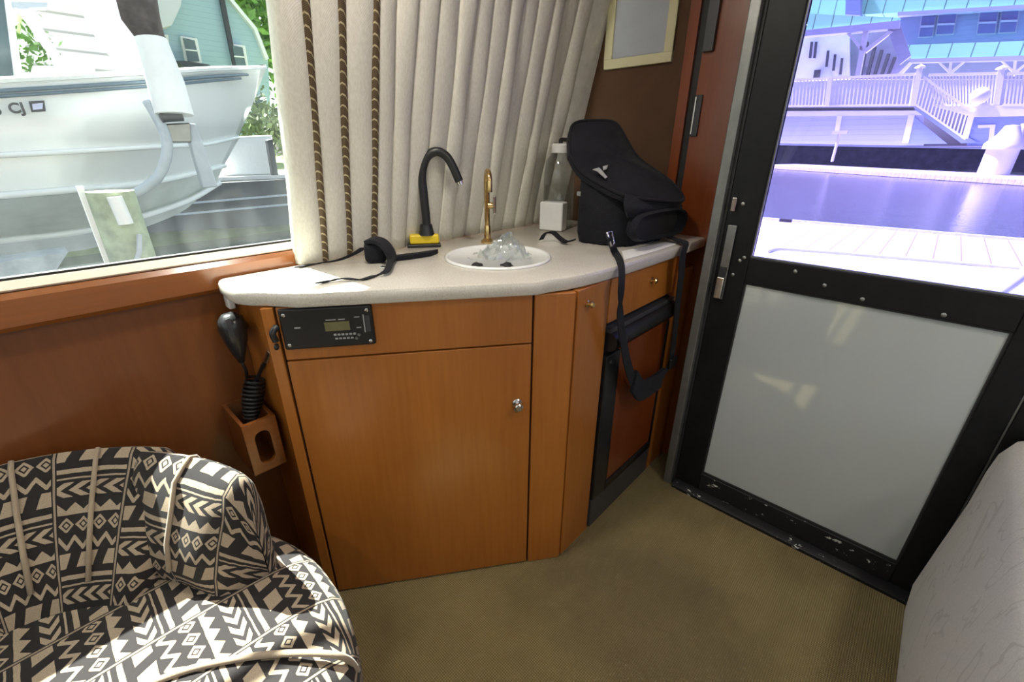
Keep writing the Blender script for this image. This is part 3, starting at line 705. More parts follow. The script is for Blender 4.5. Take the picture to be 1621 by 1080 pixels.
# raised lid
L = [Yp(899,248,1.17), Yp(915,275,1.175), Yp(950,298,1.18), Yp(990,316,1.185), Yp(1035,322,1.30), Yp(1080,322,1.44), Yp(1062,293,1.44), Yp(1010,255,1.43), Yp(990,225,1.42), Yp(972,198,1.40), Yp(940,194,1.36), Yp(908,198,1.31), Yp(899,215,1.25)]
cen = sum(L, Vector())/len(L); nn = Vector((0,0,0))
for i in range(len(L)): nn += (L[i]-cen).cross(L[(i+1) % len(L)]-cen)
nn.normalize(); nn = nn if nn.z > 0 else -nn
L2 = catmull(L+[L[0]], 4)[:-1]
def lay(sc, off): return [cen+(p-cen)*sc+nn*off for p in L2]
m = MB(); k = m.grid([lay(.0,.020), lay(.3,.022), lay(.6,.018), lay(.85,.012), lay(.96,.010), lay(1.0,.003), lay(1.0,-.008), lay(.96,-.014), lay(.6,-.012), lay(.0,-.012)], None, True)
lid = m.build('lid', M['black_soft'], bg, smooth='auto')
e = [p+nn*.006 for p in lay(.985, .004)]; MB().tube(e, .0045, 6, closed=True).build('lid_piping', M['webbing'], lid, smooth=True)
def onlid(px, py, off=.022): return PLp(px, py, cen+nn*off, nn)
em = MB(); em.prism([onlid(*q) for q in ((938,269),(948,266),(952,270),(961,281),(958,283),(946,272))], nn*.002); em.prism([onlid(*q) for q in ((954,264),(962,262),(960,268),(955,270))], nn*.002)
em.build('emblem', M['grey_print'], lid)
# flap front strip between lid and pocket
fp = [[Xp(990,308,-.645), Xp(1030,318,-.640), Xp(1076,316,-.63)], [Xp(988,325,-.628), Xp(1032,330,-.622), Xp(1079,328,-.612)], [Xp(994,345,-.622), Xp(1030,339,-.618), Xp(1078,334,-.612)]]
m = MB(); m.grid(fp); m.build('pocket_flap', M['black_soft'], bg, smooth=True, solid=.006)
# shoulder strap hanging over the counter edge
XS = -.530
def sp(x, y, a=XS): return Xp(x, y, a)
s1 = [sp(962,368,-.652), sp(966,380,-.632), Zp(972,396,.927), Zp(980,410,.927), sp(984,426,-.548), sp(984,448), sp(982,480), sp(982,505), sp(986,535), sp(992,570), sp(999,595), sp(1008,615)]
wds = [.020,.026,.030,.030,.030,.028,.010,.030,.034,.036,.036,.034]; wdirs = [(0,1,.2)]*5 + [(0,1,0),(.6,.8,0),(0,1,0),(0,1,0),(0,1,.1),(0,1,.3),(0,.8,.5)]
MB().sribbon(s1, wds, wdirs, .003).build('strap', M['webbing'], bg, smooth='auto')
pad = [sp(1003,603,-.527), sp(1014,618,-.525), sp(1030,611,-.525), sp(1048,598,-.527)]
MB().ribbon(catmull(pad,4), .072, (0,.25,1), .014).build('shoulder_pad', M['black_soft'], bg, bevel=.004)
s2 = [sp(1046,600), sp(1056,585), sp(1063,565), sp(1068,530), sp(1073,480), sp(1078,440), sp(1081,405), Vector((-.54,1.375,.928)), Vector((-.575,1.39,.932)), Vector((-.618,1.40,.94))]
MB().sribbon(s2, [.03,.034,.036,.036,.040,.042,.042,.04,.035,.03], [(0,1,0)]*10, .003).build('strap', M['webbing'], bg, smooth='auto')
c = sp(1063,572,-.526); MB().obox(c-Vector((0,.026,.022)), (0,.05,0), (.010,0,0), (0,0,.04)).build('strap_buckle', M['black_plastic'], bg, bevel=.004)
ck = [sp(961,368,-.640), sp(968,366,-.640), sp(972,385,-.630), sp(968,390,-.630)]
MB().tube(ck, .0028, 8, closed=True).build('snap_hook', M['chrome'], bg, smooth=True)
cu = catmull([Zp(857,379,.93), Zp(863,370,.945), Zp(875,368,.950), Zp(886,377,.935), Zp(896,383,.93), Zp(908,380,.935)], 5)
MB().ribbon(cu, .016, (.5,.8,.2), .005).build('carry_loop', M['webbing'], bg, smooth='auto')
MB().obox(Xp(913,310,-.80), (.012,.002,0), (0,.006,0), (0,0,.012)).build('zip_pull', M['steel_dull'], bg)

# ================================================================== ARMCHAIR
CX, CY = -.717, -.24
ch = thing('barrel_armchair', (CX,CY,0), 'barrel armchair in black and cream tribal fabric against the left wall', 'armchair')
def shell(ph0, ph1, rb, rc, bul, n=22, zc=.645, th=.03):
    prof = [(rb,.385,0),(rb+.006,.42,.2),(rb+(rc-rb)*.25,.47,.8),(rb+(rc-rb)*.48,.525,1),(rb+(rc-rb)*.72,.58,.8),(rc-.018,zc-.026,.4),(rc-.004,zc-.007,0),(rc+th*.3,zc,0),(rc+th*.7,zc-.008,0),(rc+th,zc-.03,0),(rc+th+.004,zc-.08,0),(rc+th,.40,0),(rc+th-.02,.20,0),(rc+th-.04,.10,0)]
    P, UVs = [], []; caps = [k/5 for k in range(5)]
    seq = [(ph0, -math.sin(PI/2*(1-c)), math.cos(PI/2*(1-c))) for c in caps] + [(ph0+(ph1-ph0)*j/n, 0, 1) for j in range(n+1)] + [(ph1, math.sin(PI/2*c), math.cos(PI/2*c)) for c in [x/5 for x in range(1,6)]]
    cr = sum(p[0] for p in prof[3:11])/8
    for ph, adv, sc in seq:
        f = (ph-ph0)/(ph1-ph0); pr = math.radians(ph + adv*5.5); e = 1-abs(2*f-1)**4
        el = 1+.15*math.cos(pr)**2; L = 0; row, uvr = [], []
        for i, (r, z, b) in enumerate(prof):
            rr = ((r - bul*b*(.35+.65*e)) - cr)*max(.02, sc) + cr
            zz = .1+(z-.1)*(1 if sc > .999 else (.82+.18*sc))
            q = Vector((CX+rr*el*math.cos(pr), CY+rr*math.sin(pr), zz))
            if i: L += math.hypot(prof[i][0]-prof[i-1][0], prof[i][1]-prof[i-1][1])
            row.append(q); uvr.append((math.radians(ph+adv*(5.5+6*(1-sc)))*.36+.068, L))
        P.append(row); UVs.append(uvr)
    m = MB(); m.grid(P, UVs); return m, P
m, P = shell(133, 240, .20, .385, .010, 34); bk = m.build('backrest', M['tribal'], ch, smooth='auto')
def pipe(P, j, par, k0=1, k1=9):
    MB().tube([q + (Vector((CX,CY,q.z))-q).normalized()*.003 + Vector((0,0,.003)) for q in P[j][k0:k1]], .0045, 6).build('piping', M['piping'], par, smooth=True)
for d in (150, 168, 186, 204): pipe(P, 5+round((d-133)/(240-133)*34), bk, 2, 8)
for a0, a1 in ((103,135),(238,268)):
    m, P = shell(a0, a1, .275, .365, .035, 16, .650); ar = m.build('arm_wing', M['tribal'], ch, smooth='auto')
    pipe(P, 5+9, ar, 2, 10)
SX, SY, HX, HY = -.72, -.24, .455, .455
prof = [(0,.436),(.15,.436),(.3,.436),(.45,.435),(.6,.433),(.72,.430),(.82,.425),(.90,.416),(.955,.402),(.985,.384),(1,.355),(1.0,.30),(.99,.22),(.97,.11)]
P, UVs = [], []
L = 0
for i, (s, z) in enumerate(prof):
    if i: L += math.hypot((prof[i][0]-prof[i-1][0])*.45, prof[i][1]-prof[i-1][1])
    row, uvr = [], []
    for k in range(97):
        a = 2*PI*k/96; x, y = math.cos(a), math.sin(a)
        row.append((SX+HX*s*x, SY+HY*s*y, z)); kk = L
        uvr.append((x*kk+.045, y*kk+.01))
    P.append(row); UVs.append(uvr)
m = MB(); m.grid(P, UVs, flip=True); st = m.build('seat_cushion', M['tribal'], ch, smooth=True)
pp = [(lambda q: Vector((q.x, q.y, .4385)))(Zp(x, y, .4385)) for x, y in ((230,1085),(300,1060),(360,1046),(420,1037),(480,1034))] + [Zp(530,1037,.425), Zp(553,1046,.398), Zp(566,1062,.36)]
MB().tube(catmull(pp, 4), .0055, 8).build('piping', M['piping'], st, smooth=True)
MB().lathe((CX+.02,CY+.0,0), [(.22,0),(.22,.04),(.20,.06),(.10,.07),(.10,.12),(0,.12)], 32).build('swivel_base', M['black_plastic'], ch, smooth='auto')

# ================================================================== SOFA
sf = thing('grey_sofa', (.7,.5,0), 'pale grey fabric sofa in front of the door at the right', 'sofa')
prof = [(.252,0),(.250,.10),(.248,.25),(.250,.40),(.254,.50),(.262,.555),(.280,.595),(.310,.617),(.350,.625),(.55,.628),(.80,.628)]
P = []
ys = [1.405,1.402,1.392,1.372] + [1.372-.08*k for k in range(1,26)]
for j, y in enumerate(ys):
    row = []
    ins = (.060,.030,.010,.0)[j] if j < 4 else 0
    for i, (x, z) in enumerate(prof):
        b = .010*math.sin(z*9+y*3.1)*math.sin(y*5.3+1)*(1 if .05 < z < .6 else 0)
        row.append((min(x+ins*(1 if z > .0 else 1)*.6+b, .8), y, max(0, z-ins*.5*(1 if z > .5 else 0))))
    P.append(row)
m = MB(); m.grid(P); m.f.append(tuple(range(len(prof))) ); n = len(prof)
k = m.add([(.8,1.405,0),(.8,ys[-1],0)], [])
m.f.append((n-1, k, k+1, (len(ys)-1)*n+n-1))
m.build('sofa_side', M['sofa'], sf, smooth='auto')
MB().box((.82,-.6,.30), (1.45,1.39,.46)).build('seat_cushion', M['sofa'], sf, bevel=.03, seg=3)
MB().box((.80,-.62,.0), (1.47,1.40,.29)).build('base', M['sofa'], sf, bevel=.01)
# ================================================================== OUTSIDE
WZ = -.60
def XP(pts, a, dep): return MB().prism([Xp(x, y, a) for x, y in pts], (-dep,0,0))
def YP(pts, a, dep): return MB().prism([Yp(x, y, a) for x, y in pts], (0,dep,0))
tag(MB().box((-70,-60,WZ-.05), (90,90,WZ)).build('harbour_water', M['water'], org=(0,0,WZ)), 'dark harbour water around the boats and docks', 'water', None, 'stuff')

# ---------------- port side: white motorboat on a lift
mb = thing('motorboat', (-4.8,-1,-.2), 'white motorboat with navy stripes raised on a lift outside the left window', 'motorboat')
CXB = -5.15
def ext(a, b, k): return a + (a-b)*k
G = [Xp(0,132,-4.0), Xp(150,124,-4.0), Xp(270,117,-4.06), Xp(350,112,-4.42), Xp(421,110,CXB)]
K = [Xp(0,246,-4.02), Xp(150,238,-4.05), Xp(255,232,-4.28), Xp(325,228,-4.68), Xp(377,217,CXB)]
C_ = [Xp(0,310,-4.05), Xp(120,300,-4.09), Xp(230,290,-4.34), Xp(305,275,-4.76), Xp(355,262,CXB)]
KL = [Xp(0,412,CXB), Xp(150,392,CXB), Xp(225,362,CXB), Xp(290,334,CXB), Xp(330,298,CXB)]
for l in (G, K, C_, KL): l.insert(0, l[0]+(l[0]-l[1])*2.2)
G, K, C_, KL = (catmull(l, 6) for l in (G, K, C_, KL))
def mid(a, b, bul): return (a+b)/2 + Vector((bul,0,0))
near = [[g, mid(g,k,.03), k, k+Vector((-.02,0,-.012)), c] for g, k, c in zip(G, K, C_)]
mir = lambda q: Vector((2*CXB-q.x, q.y, q.z))
m = MB(); m.grid(near); m.grid([[mir(q) for q in r] for r in near], flip=True); m.build('hull', M['gelcoat'], mb, smooth='auto')
bot = [[c, c.lerp(k, .5)+Vector((0,0,-.03)), c.lerp(k,.5)+Vector((.05,0,-.06)), k] for c, k in zip(C_, KL)]
m = MB(); m.grid(bot); m.grid([[mir(q) for q in r] for r in bot], flip=True); m.build('hull_bottom', M['gelcoat_shaded'], mb, smooth='auto')
cap = [[g+Vector((.03,0,0)), g+Vector((.04,0,.018)), g+Vector((-.04,0,.036)), Vector((CXB,g.y,g.z+.045))] for g in G]
m = MB(); m.grid(cap); m.grid([[mir(q) for q in r] for r in cap], flip=True); m.build('deck', M['gelcoat'], mb, smooth='auto')
m = MB(); m.tube([g+Vector((.030,0,-.038)) for g in G[:-3]], .011, 8); m.build('navy_stripe', M['blue_stripe'], mb, smooth=True)
m = MB(); m.tube([g+Vector((.032,0,-.064)) for g in G[:-4]], .009, 8); m.build('navy_stripe', M['blue_stripe'], mb, smooth=True)
m = MB(); m.tube([k+Vector((.012,0,0)) for k in K], .016, 8); m.build('knuckle_strake', M['gelcoat'], mb, smooth=True)
m = MB(); m.tube([c+Vector((.01,0,0)) for c in C_], .022, 8); m.build('chine_rail', M['gelcoat'], mb, smooth=True)
m = MB(); m.tube([c.lerp(k,.5)+Vector((.06,0,-.05)) for c, k in zip(C_, KL)], .022, 8); m.build('bottom_strake', M['gelcoat'], mb, smooth=True)
def text(body, p, ydir, zdir, size, name, mat, parent, ext=.004):
    cu = bpy.data.curves.new(name, 'FONT'); cu.body = body; cu.size = size; cu.extrude = ext; cu.offset = size*.035
    o = bpy.data.objects.new('tmp_text', cu); COL.objects.link(o); dg = bpy.context.evaluated_depsgraph_get()
    me = bpy.data.meshes.new_from_object(o.evaluated_get(dg)); bpy.data.objects.remove(o)
    y, z = Vector(ydir).normalized(), Vector(zdir).normalized(); x = y.cross(z)
    b = MB(); b.add([Vector(p)+y*v.co.x+z*v.co.y+x*v.co.z for v in me.vertices], [tuple(f.vertices) for f in me.polygons]); return b.build(name, mat, parent)
p, q = Xp(16,179.5,-3.955), Xp(43,176.5,-3.955)
s = (Xp(18,164,-3.955)-Xp(20,179,-3.955)).length
yd = (Xp(43,177.5,-3.955)-p); zd = Vector((0,0,1))
text('CJ', p, yd, zd, s*1.45, 'registration_letters', M['ink'], mb)
text('5', Xp(-9,182,-3.955), yd, zd, s*1.45, 'registration_number', M['ink'], mb)
st = MB(); a = [Xp(x,y,-3.955) for x,y in ((48,162.5),(69,161),(70,174.5),(51,176))]; st.prism(a, (.003,0,0)); so = st.build('registration_sticker', M['sticker'], mb)
st = MB(); st.tube([q+Vector((.003,0,0)) for q in a[:4]], .008, 4, closed=True); st.build('sticker_border', M['ink'], so)
# superstructure seen above the gunwale
ws = XP(((118,-30),(176,-30),(192,30),(224,72),(248,100),(262,118),(205,118),(160,70),(135,25)), -4.35, .06); ws.build('windshield_post', M['gelcoat'], mb, bevel=.01)
XP(((-40,-30),(2,-30),(14,40),(36,118),(8,122),(-40,122)), -4.35, .05).build('side_window', M['house_glass'], mb)
XP(((4,-20),(14,-20),(36,118),(22,120)), -4.30, .06).build('side_post', M['gelcoat'], mb, bevel=.008)
XP(((26,12),(46,12),(112,112),(98,114)), -4.32, .05).build('window_mullion', M['gelcoat'], mb, bevel=.008)
XP(((10,2),(75,4),(75,12),(14,13)), -4.32, .08).build('cabin_beam', M['grey_paint'], mb)
XP(((52,104),(150,104),(150,118),(48,118)), -4.30, .05).build('window_sill', M['gelcoat'], mb)

# lift
lf = thing('boat_lift_guide', Vector((-3.8,Xp(335,298,-3.8).y,WZ)), 'grey slanting lift guide post with white sleeve against the white hull', 'lift guide')
XP(((292,194),(311,196),(346,296),(322,298)), -3.76, .07).build('guide_post', M['grey_paint'], lf, bevel=.01)
MB().tube([Xp(238,62,-3.75), Xp(262,130,-3.72), Xp(276,182,-3.70)], [.085,.10,.105], 18).build('sleeve', M['white_paint'], lf, smooth='auto')
MB().tube([Xp(255,186,-3.68), Xp(288,184,-3.68)], .03, 10).build('roller', M['dark_grey'], lf, smooth='auto')
XP(((258,196),(302,194),(304,226),(268,226)), -3.74, .05).build('bracket', M['steel_dull'], lf, bevel=.01)
MB().tube(catmull([Xp(232,158,-3.74), Xp(248,185,-3.72), Xp(262,215,-3.70), Xp(264,245,-3.70), Xp(250,280,-3.72), Xp(222,302,-3.76), Xp(200,310,-3.8)], 6), .030, 8).build('hose', M['grey_paint'], lf, smooth=True)
pb = Xp(214,420,-3.25); d = Xp(170,303,-3.25).z
pe = thing('dock_pile', (pb.x,pb.y,WZ), 'greenish weathered wooden pile rising in front of the white hull', 'pile')
pr_ = (Xp(225,420,-3.25)-Xp(140,420,-3.25)).length*.48
MB().tube([(pb.x,pb.y,WZ-.03),(pb.x,pb.y,d*.5),(pb.x,pb.y,d)], [pr_*1.05,pr_,pr_*.97], 24).build('post', M['pile'], pe, smooth='auto')
MB().tube([(pb.x+pr_*.97,pb.y+.0,d-.02),(pb.x+pr_*1.03,pb.y+.01,d-.16)], .033, 12).build('fitting', M['white_paint'], pe, smooth='auto')
MB().box((pb.x-.02,pb.y-pr_*1.15,WZ), (pb.x+pr_*.2,pb.y-pr_*.92,d+.03)).build('side_strip', M['white_paint'], pe)
MB().tube(catmull([(pb.x+pr_*1.0,pb.y+.05,d-.22),(pb.x+pr_*1.04,pb.y+.02,d-.32),(pb.x+pr_*1.02,pb.y-.04,d-.42)],4), .012, 6).build('rope_end', M['grey_paint'], pe)
p = [Xp(-60,425,-3.9), Xp(108,399,-3.9), Xp(84,436,-3.9), Xp(-60,450,-3.9)]  # pale flat slab low under the hull
tag(MB().prism(p, (-.25,0,0)).build('pale_board', M['stringer']), 'pale flat board low under the white motorboat', 'bunk')

# shore on the port side
struct(XP(((180,300),(470,283),(470,355),(180,372)), -10.5, .35).build('seawall', M['seawall']))
for k, (ya, yb) in enumerate(((318,306),(335,321))):
    tag(XP(((210,ya+10),(470,yb),(470,yb+3),(210,ya+13)), -10.45, .06).build('stringer', M['stringer']), ('upper' if k == 0 else 'lower')+' pale stringer along the dark seawall', 'stringer', 'stringers on the seawall')
sh = Xp(330,285,-10.5).z
struct(MB().box((-60,-40,WZ-.02), (-10.9,14,sh-.05)).build('ground', M['grass'], org=(-30,0,0)))
tag(MB().box((-13.2,-12,sh-.05), (-10.86,13.9,sh+.02)).build('dock_walk', M['concrete']), 'pale walkway along the top of the dark seawall', 'walkway')
tag(XP(((372,216),(432,214),(434,276.5),(352,278.5)), -11.2, .8).build('dock_box', M['white_paint'], bevel=.04), 'white dock box on the walkway beyond the bow', 'box')
tag(XP(((423,222),(432,220),(442,280),(433,282)), -10.9, .15).build('pedestal', M['dark_grey'], bevel=.02), 'dark grey dock pedestal beside the curtain edge', 'pedestal')
def blob(name, pts, a, r, mat, label, cat, n=60, seed=1, sq=(1,1,1)):
    R = random.Random(seed); m = MB()
    for i in range(n):
        x0, y0 = pts[R.randrange(len(pts))]; x1, y1 = pts[R.randrange(len(pts))]; t = R.random()
        c = Xp(x0+(x1-x0)*t, y0+(y1-y0)*t, a) + Vector((R.uniform(-r,r)*1.5, R.uniform(-r,r)*.6, R.uniform(-r,r)*.6))
        for _ in range(14):
            q = c + Vector((R.gauss(0,r*.5), R.gauss(0,r*.5), R.gauss(0,r*.5))); s = r*R.uniform(.12,.26)
            u = Vector((R.uniform(-1,1),R.uniform(-1,1),R.uniform(-1,1))).normalized(); v = u.cross(Vector((R.uniform(-1,1),R.uniform(-1,1),.3))).normalized()
            m.add([q-u*s, q+v*s*.5, q+u*s, q-v*s*.5], [(0,1,2,3)])
    return tag(m.build(name, mat), label, cat)
blob('leafy_tree', ((352,-25),(385,-20),(400,30),(420,75),(428,105),(432,-20)), -34, 1.7, M['leaf'], 'bright green tree behind the gable of the blue house', 'tree', 150, 4)
blob('garden_bush', ((392,200),(425,185),(434,210),(405,212)), -14, .5, M['leaf_dark'], 'dark green bush between the bow and the curtain', 'bush', 60, 5)
blob('window_bush', ((42,58),(52,75),(62,100),(55,100)), -9, .22, M['leaf'], 'small green shrub seen through the cabin windows of the motorboat', 'bush', 16, 6)
# tree trunk
tr = [Xp(196,-40,-9.5), Xp(205,20,-9.5), Xp(222,70,-9.5), Xp(240,120,-9.5), Xp(262,200,-9.5)]
tag(MB().tube(tr, [.36,.37,.34,.30,.32], 14).build('tree_trunk', M['trunk'], smooth=True), 'dark leaning tree trunk behind the motorboat', 'tree trunk')
# houses
wh = thing('white_house', Xp(120,110,-15), 'white lap sided house wall behind the cabin of the motorboat', 'house')
XP(((40,4),(215,4),(215,125),(40,125)), -15, 4).build('wall', M['white_siding'], wh)
XP(((30,-60),(225,-60),(225,6),(30,6)), -14.8, 4.5).build('roof', M['white_paint'], wh)
bh = thing('blue_house', Xp(330,130,-20), 'pale blue gabled house behind the bow of the motorboat', 'house')
XP(((222,-60),(330,-60),(352,-10),(402,50),(424,95),(432,240),(222,250)), -20, 6).build('wall', M['blue_siding'], bh)
def rake(a, b, w): return XP((a, b, (b[0]+w, b[1]-w*.3), (a[0]+w, a[1]-w*.3)), -19.8, 6.4)
rake((352,-14),(402,46),5).build('roof_edge', M['white_paint'], bh); rake((402,46),(421,95),5).build('roof_edge', M['white_paint'], bh)
XP(((345,-20),(352,-20),(376,104),(370,104)), -19.8, .15).build('downspout', M['dark_grey'], bh)
XP(((216,-60),(296,-60),(286,10),(272,40),(230,52),(216,52)), -19.2, .7).build('dormer', M['pale_wall'], bh)
XP(((225,26),(240,24),(242,44),(226,46)), -19.1, .1).build('vent', M['shade_wall'], bh)
for pts in (((240,56),(262,58),(268,96),(248,96)), ((290,60),(308,64),(316,97),(298,97)), ((368,72),(384,75),(390,106),(374,106)), ((404,158),(414,150),(420,172),(410,176))):
    f = XP([(x+(-4 if i in (0,3) else 4), y+(-3 if i < 2 else 3)) for i, (x, y) in enumerate(pts)], -19.85, .15).build('window_frame', M['white_paint'], bh)
    XP(pts, -19.78, .05).build('window_pane', M['house_glass'], f)
    (x0,y0),(x1,y1),(x2,y2),(x3,y3) = pts
    XP((((x0+x3)/2,(y0+y3)/2-1),((x1+x2)/2,(y1+y2)/2-1),((x1+x2)/2,(y1+y2)/2+1),((x0+x3)/2,(y0+y3)/2+1)), -19.75, .05).build('sash_bar', M['white_paint'], f)
XP(((244,97),(290,96),(330,102),(340,108),(292,107),(284,100),(250,104)), -19.0, 1).build('porch_roof', M['dark_roof'], bh)

# ---------------- aft: cockpit, dock and waterfront behind the tinted door
z = .52
struct(MB().prism([Zp(1120,380,z), Zp(1760,442,z), Zp(1760,600,z), Zp(1120,440,z)], (0,0,-.06)).build('trim_4', M['gelcoat']))
MB_ = MB().tube(catmull([Zp(1215,398,z+.012), Zp(1235,394,z+.012), Zp(1300,398,z+.012), Zp(1400,406,z+.012), Zp(1540,418,z+.012), Zp(1700,432,z+.012)], 5), .010, 6)
tag(MB_.build('deck_seam_trim', M['grey_paint'], smooth=True), 'thin grey trim along the white cockpit coaming', 'trim')
tag(MB().tube([Zp(1560,478,z+.02), Zp(1640,420,z+.16)], .028, 10).build('cockpit_rail', M['grey_paint'], smooth='auto'), 'slanting grey rail at the right of the white cockpit coaming', 'rail')
z = .05
d = thing('timber_dock', Zp(1400,390,z), 'weathered plank dock just beyond the white cockpit', 'dock')
MB().prism([Zp(1150,343,z), Zp(1760,394,z), Zp(1760,450,z), Zp(1150,410,z)], (0,0,-.18)).build('planks', M['planks'], d)
MB().tube([Zp(1150,343,z-.05), Zp(1760,394,z-.05)], .05, 6).build('edge_board', M['stringer'], d)
c = Zp(1233,351,z); MB().obox(c, (.18,.02,0), (0,.05,0), (0,0,.05)).build('cleat', M['dark_grey'], d)
# far walkway, seawall, shore
FY = 24.0; KS = 1.86
zf = -.30
fw = MB(); na, nb = Zp(1222,262,zf), Zp(1760,293,zf); na = na+(na-nb)*.08; fw.prism([na, nb, nb+Vector((2,6,0)), na+Vector((2,6,0))], (0,0,-.28))
tag(fw.build('floating_walkway', M['planks']), 'long pale floating walkway on the far side of the water', 'walkway')
struct(YP(((700,217),(1760,237),(1760,285),(700,258)), 60.0, .5).build('far_seawall', M['seawall']))
struct(YP(((700,217.5),(1760,237.5),(1760,240),(700,220)), 59.8, .7).build('trim_5', M['stringer']))
gz = Yp(1400,231,60).z
struct(MB().box((-90,60.6,WZ-.02), (120,140,gz)).build('far_ground', M['concrete'], org=(0,50,gz)))
BY = 29.0*2.2
# deck structure with skirt panels, stairs and rails
dk = thing('waterfront_deck', Yp(1400,230,BY), 'raised deck with pale skirt panels across the water', 'deck')
YP(((950,186),(1462,181),(1462,232),(950,226)), BY+.1, .3).build('skirt_panel', M['lav_siding'], dk)
YP(((950,177),(1462,175),(1462,182),(950,187)), BY, .5).build('deck_fascia', M['white_paint'], dk)
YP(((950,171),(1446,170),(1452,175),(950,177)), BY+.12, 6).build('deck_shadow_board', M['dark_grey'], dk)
YP(((1325,183),(1333,183),(1328,210),(1321,210)), BY-.05, .2).build('skirt_batten', M['white_paint'], dk)
YP(((1438,182),(1448,182),(1438,226),(1428,226)), BY-.05, .2).build('skirt_batten', M['white_paint'], dk)
YP(((1446,172),(1462,175),(1548,226),(1522,227)), BY-.08, .3).build('stair_stringer', M['blue_wall'], dk)
YP(((1446,184),(1500,228),(1438,228)), BY-.03, .2).build('stair_skirt', M['blue_wall'], dk)
YP(((1540,186),(1760,182),(1760,236),(1530,232)), BY+.1, .3).build('lower_wall', M['blue_wall'], dk)
YP(((1478,168),(1760,165),(1760,182),(1540,185)), BY+.02, .4).build('deck_fascia', M['white_paint'], dk)
YP(((1548,198),(1576,197),(1572,228),(1564,228),(1567,202),(1548,203)), BY, .1).build('panel_trim', M['white_paint'], dk)
def railing(label, a0, a1, b0, b1, n, Y, posts, gname='white balustrades across the water'):
    r = thing('balustrade', Yp((a0[0]+a1[0])/2, (b0[1]+b1[1])/2, Y), label, 'railing', gname)
    P = lambda q: Yp(q[0], q[1], Y)
    A0, A1, B0, B1 = P(a0), P(a1), P(b0), P(b1)
    MB().obox(A0-Vector((0,.12,.10)), A1-A0, (0,.28,0), (0,0,.22)).build('top_rail', M['white_paint'], r)
    MB().obox(B0-Vector((0,.10,.10)), B1-B0, (0,.2,0), (0,0,.18)).build('bottom_rail', M['white_paint'], r)
    for i in range(n):
        s = (i+.5)/n; t, b = A0.lerp(A1, s), B0.lerp(B1, s)
        MB().obox(b-Vector((.06,.05,0)), (.12,0,0), (0,.10,0), t-b).build('baluster', M['white_paint'], r)
    for s, h in posts:
        t, b = A0.lerp(A1, s), B0.lerp(B1, s)
        po = MB().obox(b-Vector((.22,.22,0)), (.44,0,0), (0,.44,0), (t-b)+Vector((0,0,h*2))).build('post', M['white_paint'], r)
        if h > .1: MB().lathe(t+Vector((0,0,h*2)), [(.42,0),(.42,.12),(.0,.36)], 4).build('post_cap', M['white_paint'], po)
    return r
railing('left white balustrade on the deck across the water', (1030,138), (1458,117), (1030,170), (1450,166), 84, BY-.1, ((.40,.06),(.735,.06),(.992,.25)))
railing('sloping white stair balustrade across the water', (1462,122), (1540,178), (1450,166), (1528,220), 15, BY-.25, ((.99,.02),))
railing('right white balustrade on the deck across the water', (1470,119), (1587,116), (1478,167), (1580,166), 22, BY+.3, ((.97,.15),))
railing('far right white balustrade at the edge of the door glass', (1594,117), (1760,112), (1587,166), (1760,165), 26, BY+.1, ((.5,.1),))
g = Yp(1551,152,BY-.5); tag(MB().ball(g, .72, 18, 12).build('white_globe', M['white_paint'], smooth=True), 'round white globe hanging at the right balustrade', 'globe')
# pilings and small posts
pz_ = Yp(1574,270,44.0)
pl_ = thing('capped_piling', (pz_.x,44.0,WZ), 'white piling with conical cap at the far walkway', 'piling')
t = Yp(1590,236,44.0); MB().tube([(pz_.x,44.0,WZ),(pz_.x,44.0,t.z)], [.95,.95,.62] if False else .78, 16).build('post', M['white_paint'], pl_, smooth='auto')
MB().lathe((pz_.x,44.0,t.z), [(1.0,0),(1.0,.30),(.55,.85),(.35,1.35),(0,1.4)], 18).build('cap', M['white_paint'], pl_, smooth='auto')
q = Yp(1608,232,46.0); q.z = zf; t = Yp(1616,196,46.0); tag(MB().tube([q,(q.x,q.y,t.z)], .20, 10).build('white_pipe', M['white_paint'], smooth='auto'), 'short white pipe right of the capped piling', 'pipe')
q = Yp(1317,256,50.0); t = Yp(1326,212,50.0)
lp = thing('walkway_light', q, 'thin white post with small hooded light on the far walkway', 'light post')
MB().tube([q,(q.x,q.y,t.z)], .11, 8).build('post', M['white_paint'], lp); MB().obox((q.x-.55,q.y-.2,t.z), (1.1,0,0),(0,.5,0),(0,0,.25)).build('hood', M['white_paint'], lp)
# pavilion at the left
pv = thing('pavilion', Yp(1340,120,33), 'open pavilion with teal metal roof left behind the deck', 'pavilion')
YP(((950,66),(950,40),(1285,22),(1425,28),(1408,42),(1240,52)), 71.50, 1.10).build('roof', M['teal'], pv)
YP(((950,-40),(1345,-40),(1340,24),(950,44)), 80.30, 1.10).build('upper_roof', M['teal'], pv)
YP(((950,67),(1240,51),(1424,32),(1424,44),(1240,60),(950,74)), 71.28, 1.32).build('fascia', M['lav_siding'], pv)
YP(((1366,50),(1374,50),(1361,122),(1353,122)), 71.72, 0.66).build('post', M['white_paint'], pv)
YP(((1340,53),(1345,52),(1366,76),(1364,82)), 71.72, 0.55).build('brace', M['white_paint'], pv)
YP(((1408,48),(1413,50),(1370,84),(1368,78)), 71.72, 0.55).build('brace', M['white_paint'], pv)
YP(((1404,44),(1424,34),(1442,88),(1424,102)), 71.94, 0.66).build('gable_board', M['lav_siding'], pv)
YP(((950,72),(1345,55),(1345,125),(950,140)), 88.00, 1.10).build('back_wall', M['pale_wall'], pv)
YP(((1345,52),(1430,46),(1440,125),(1345,125)), 89.10, 1.10).build('shaded_wall', M['shade_wall'], pv)
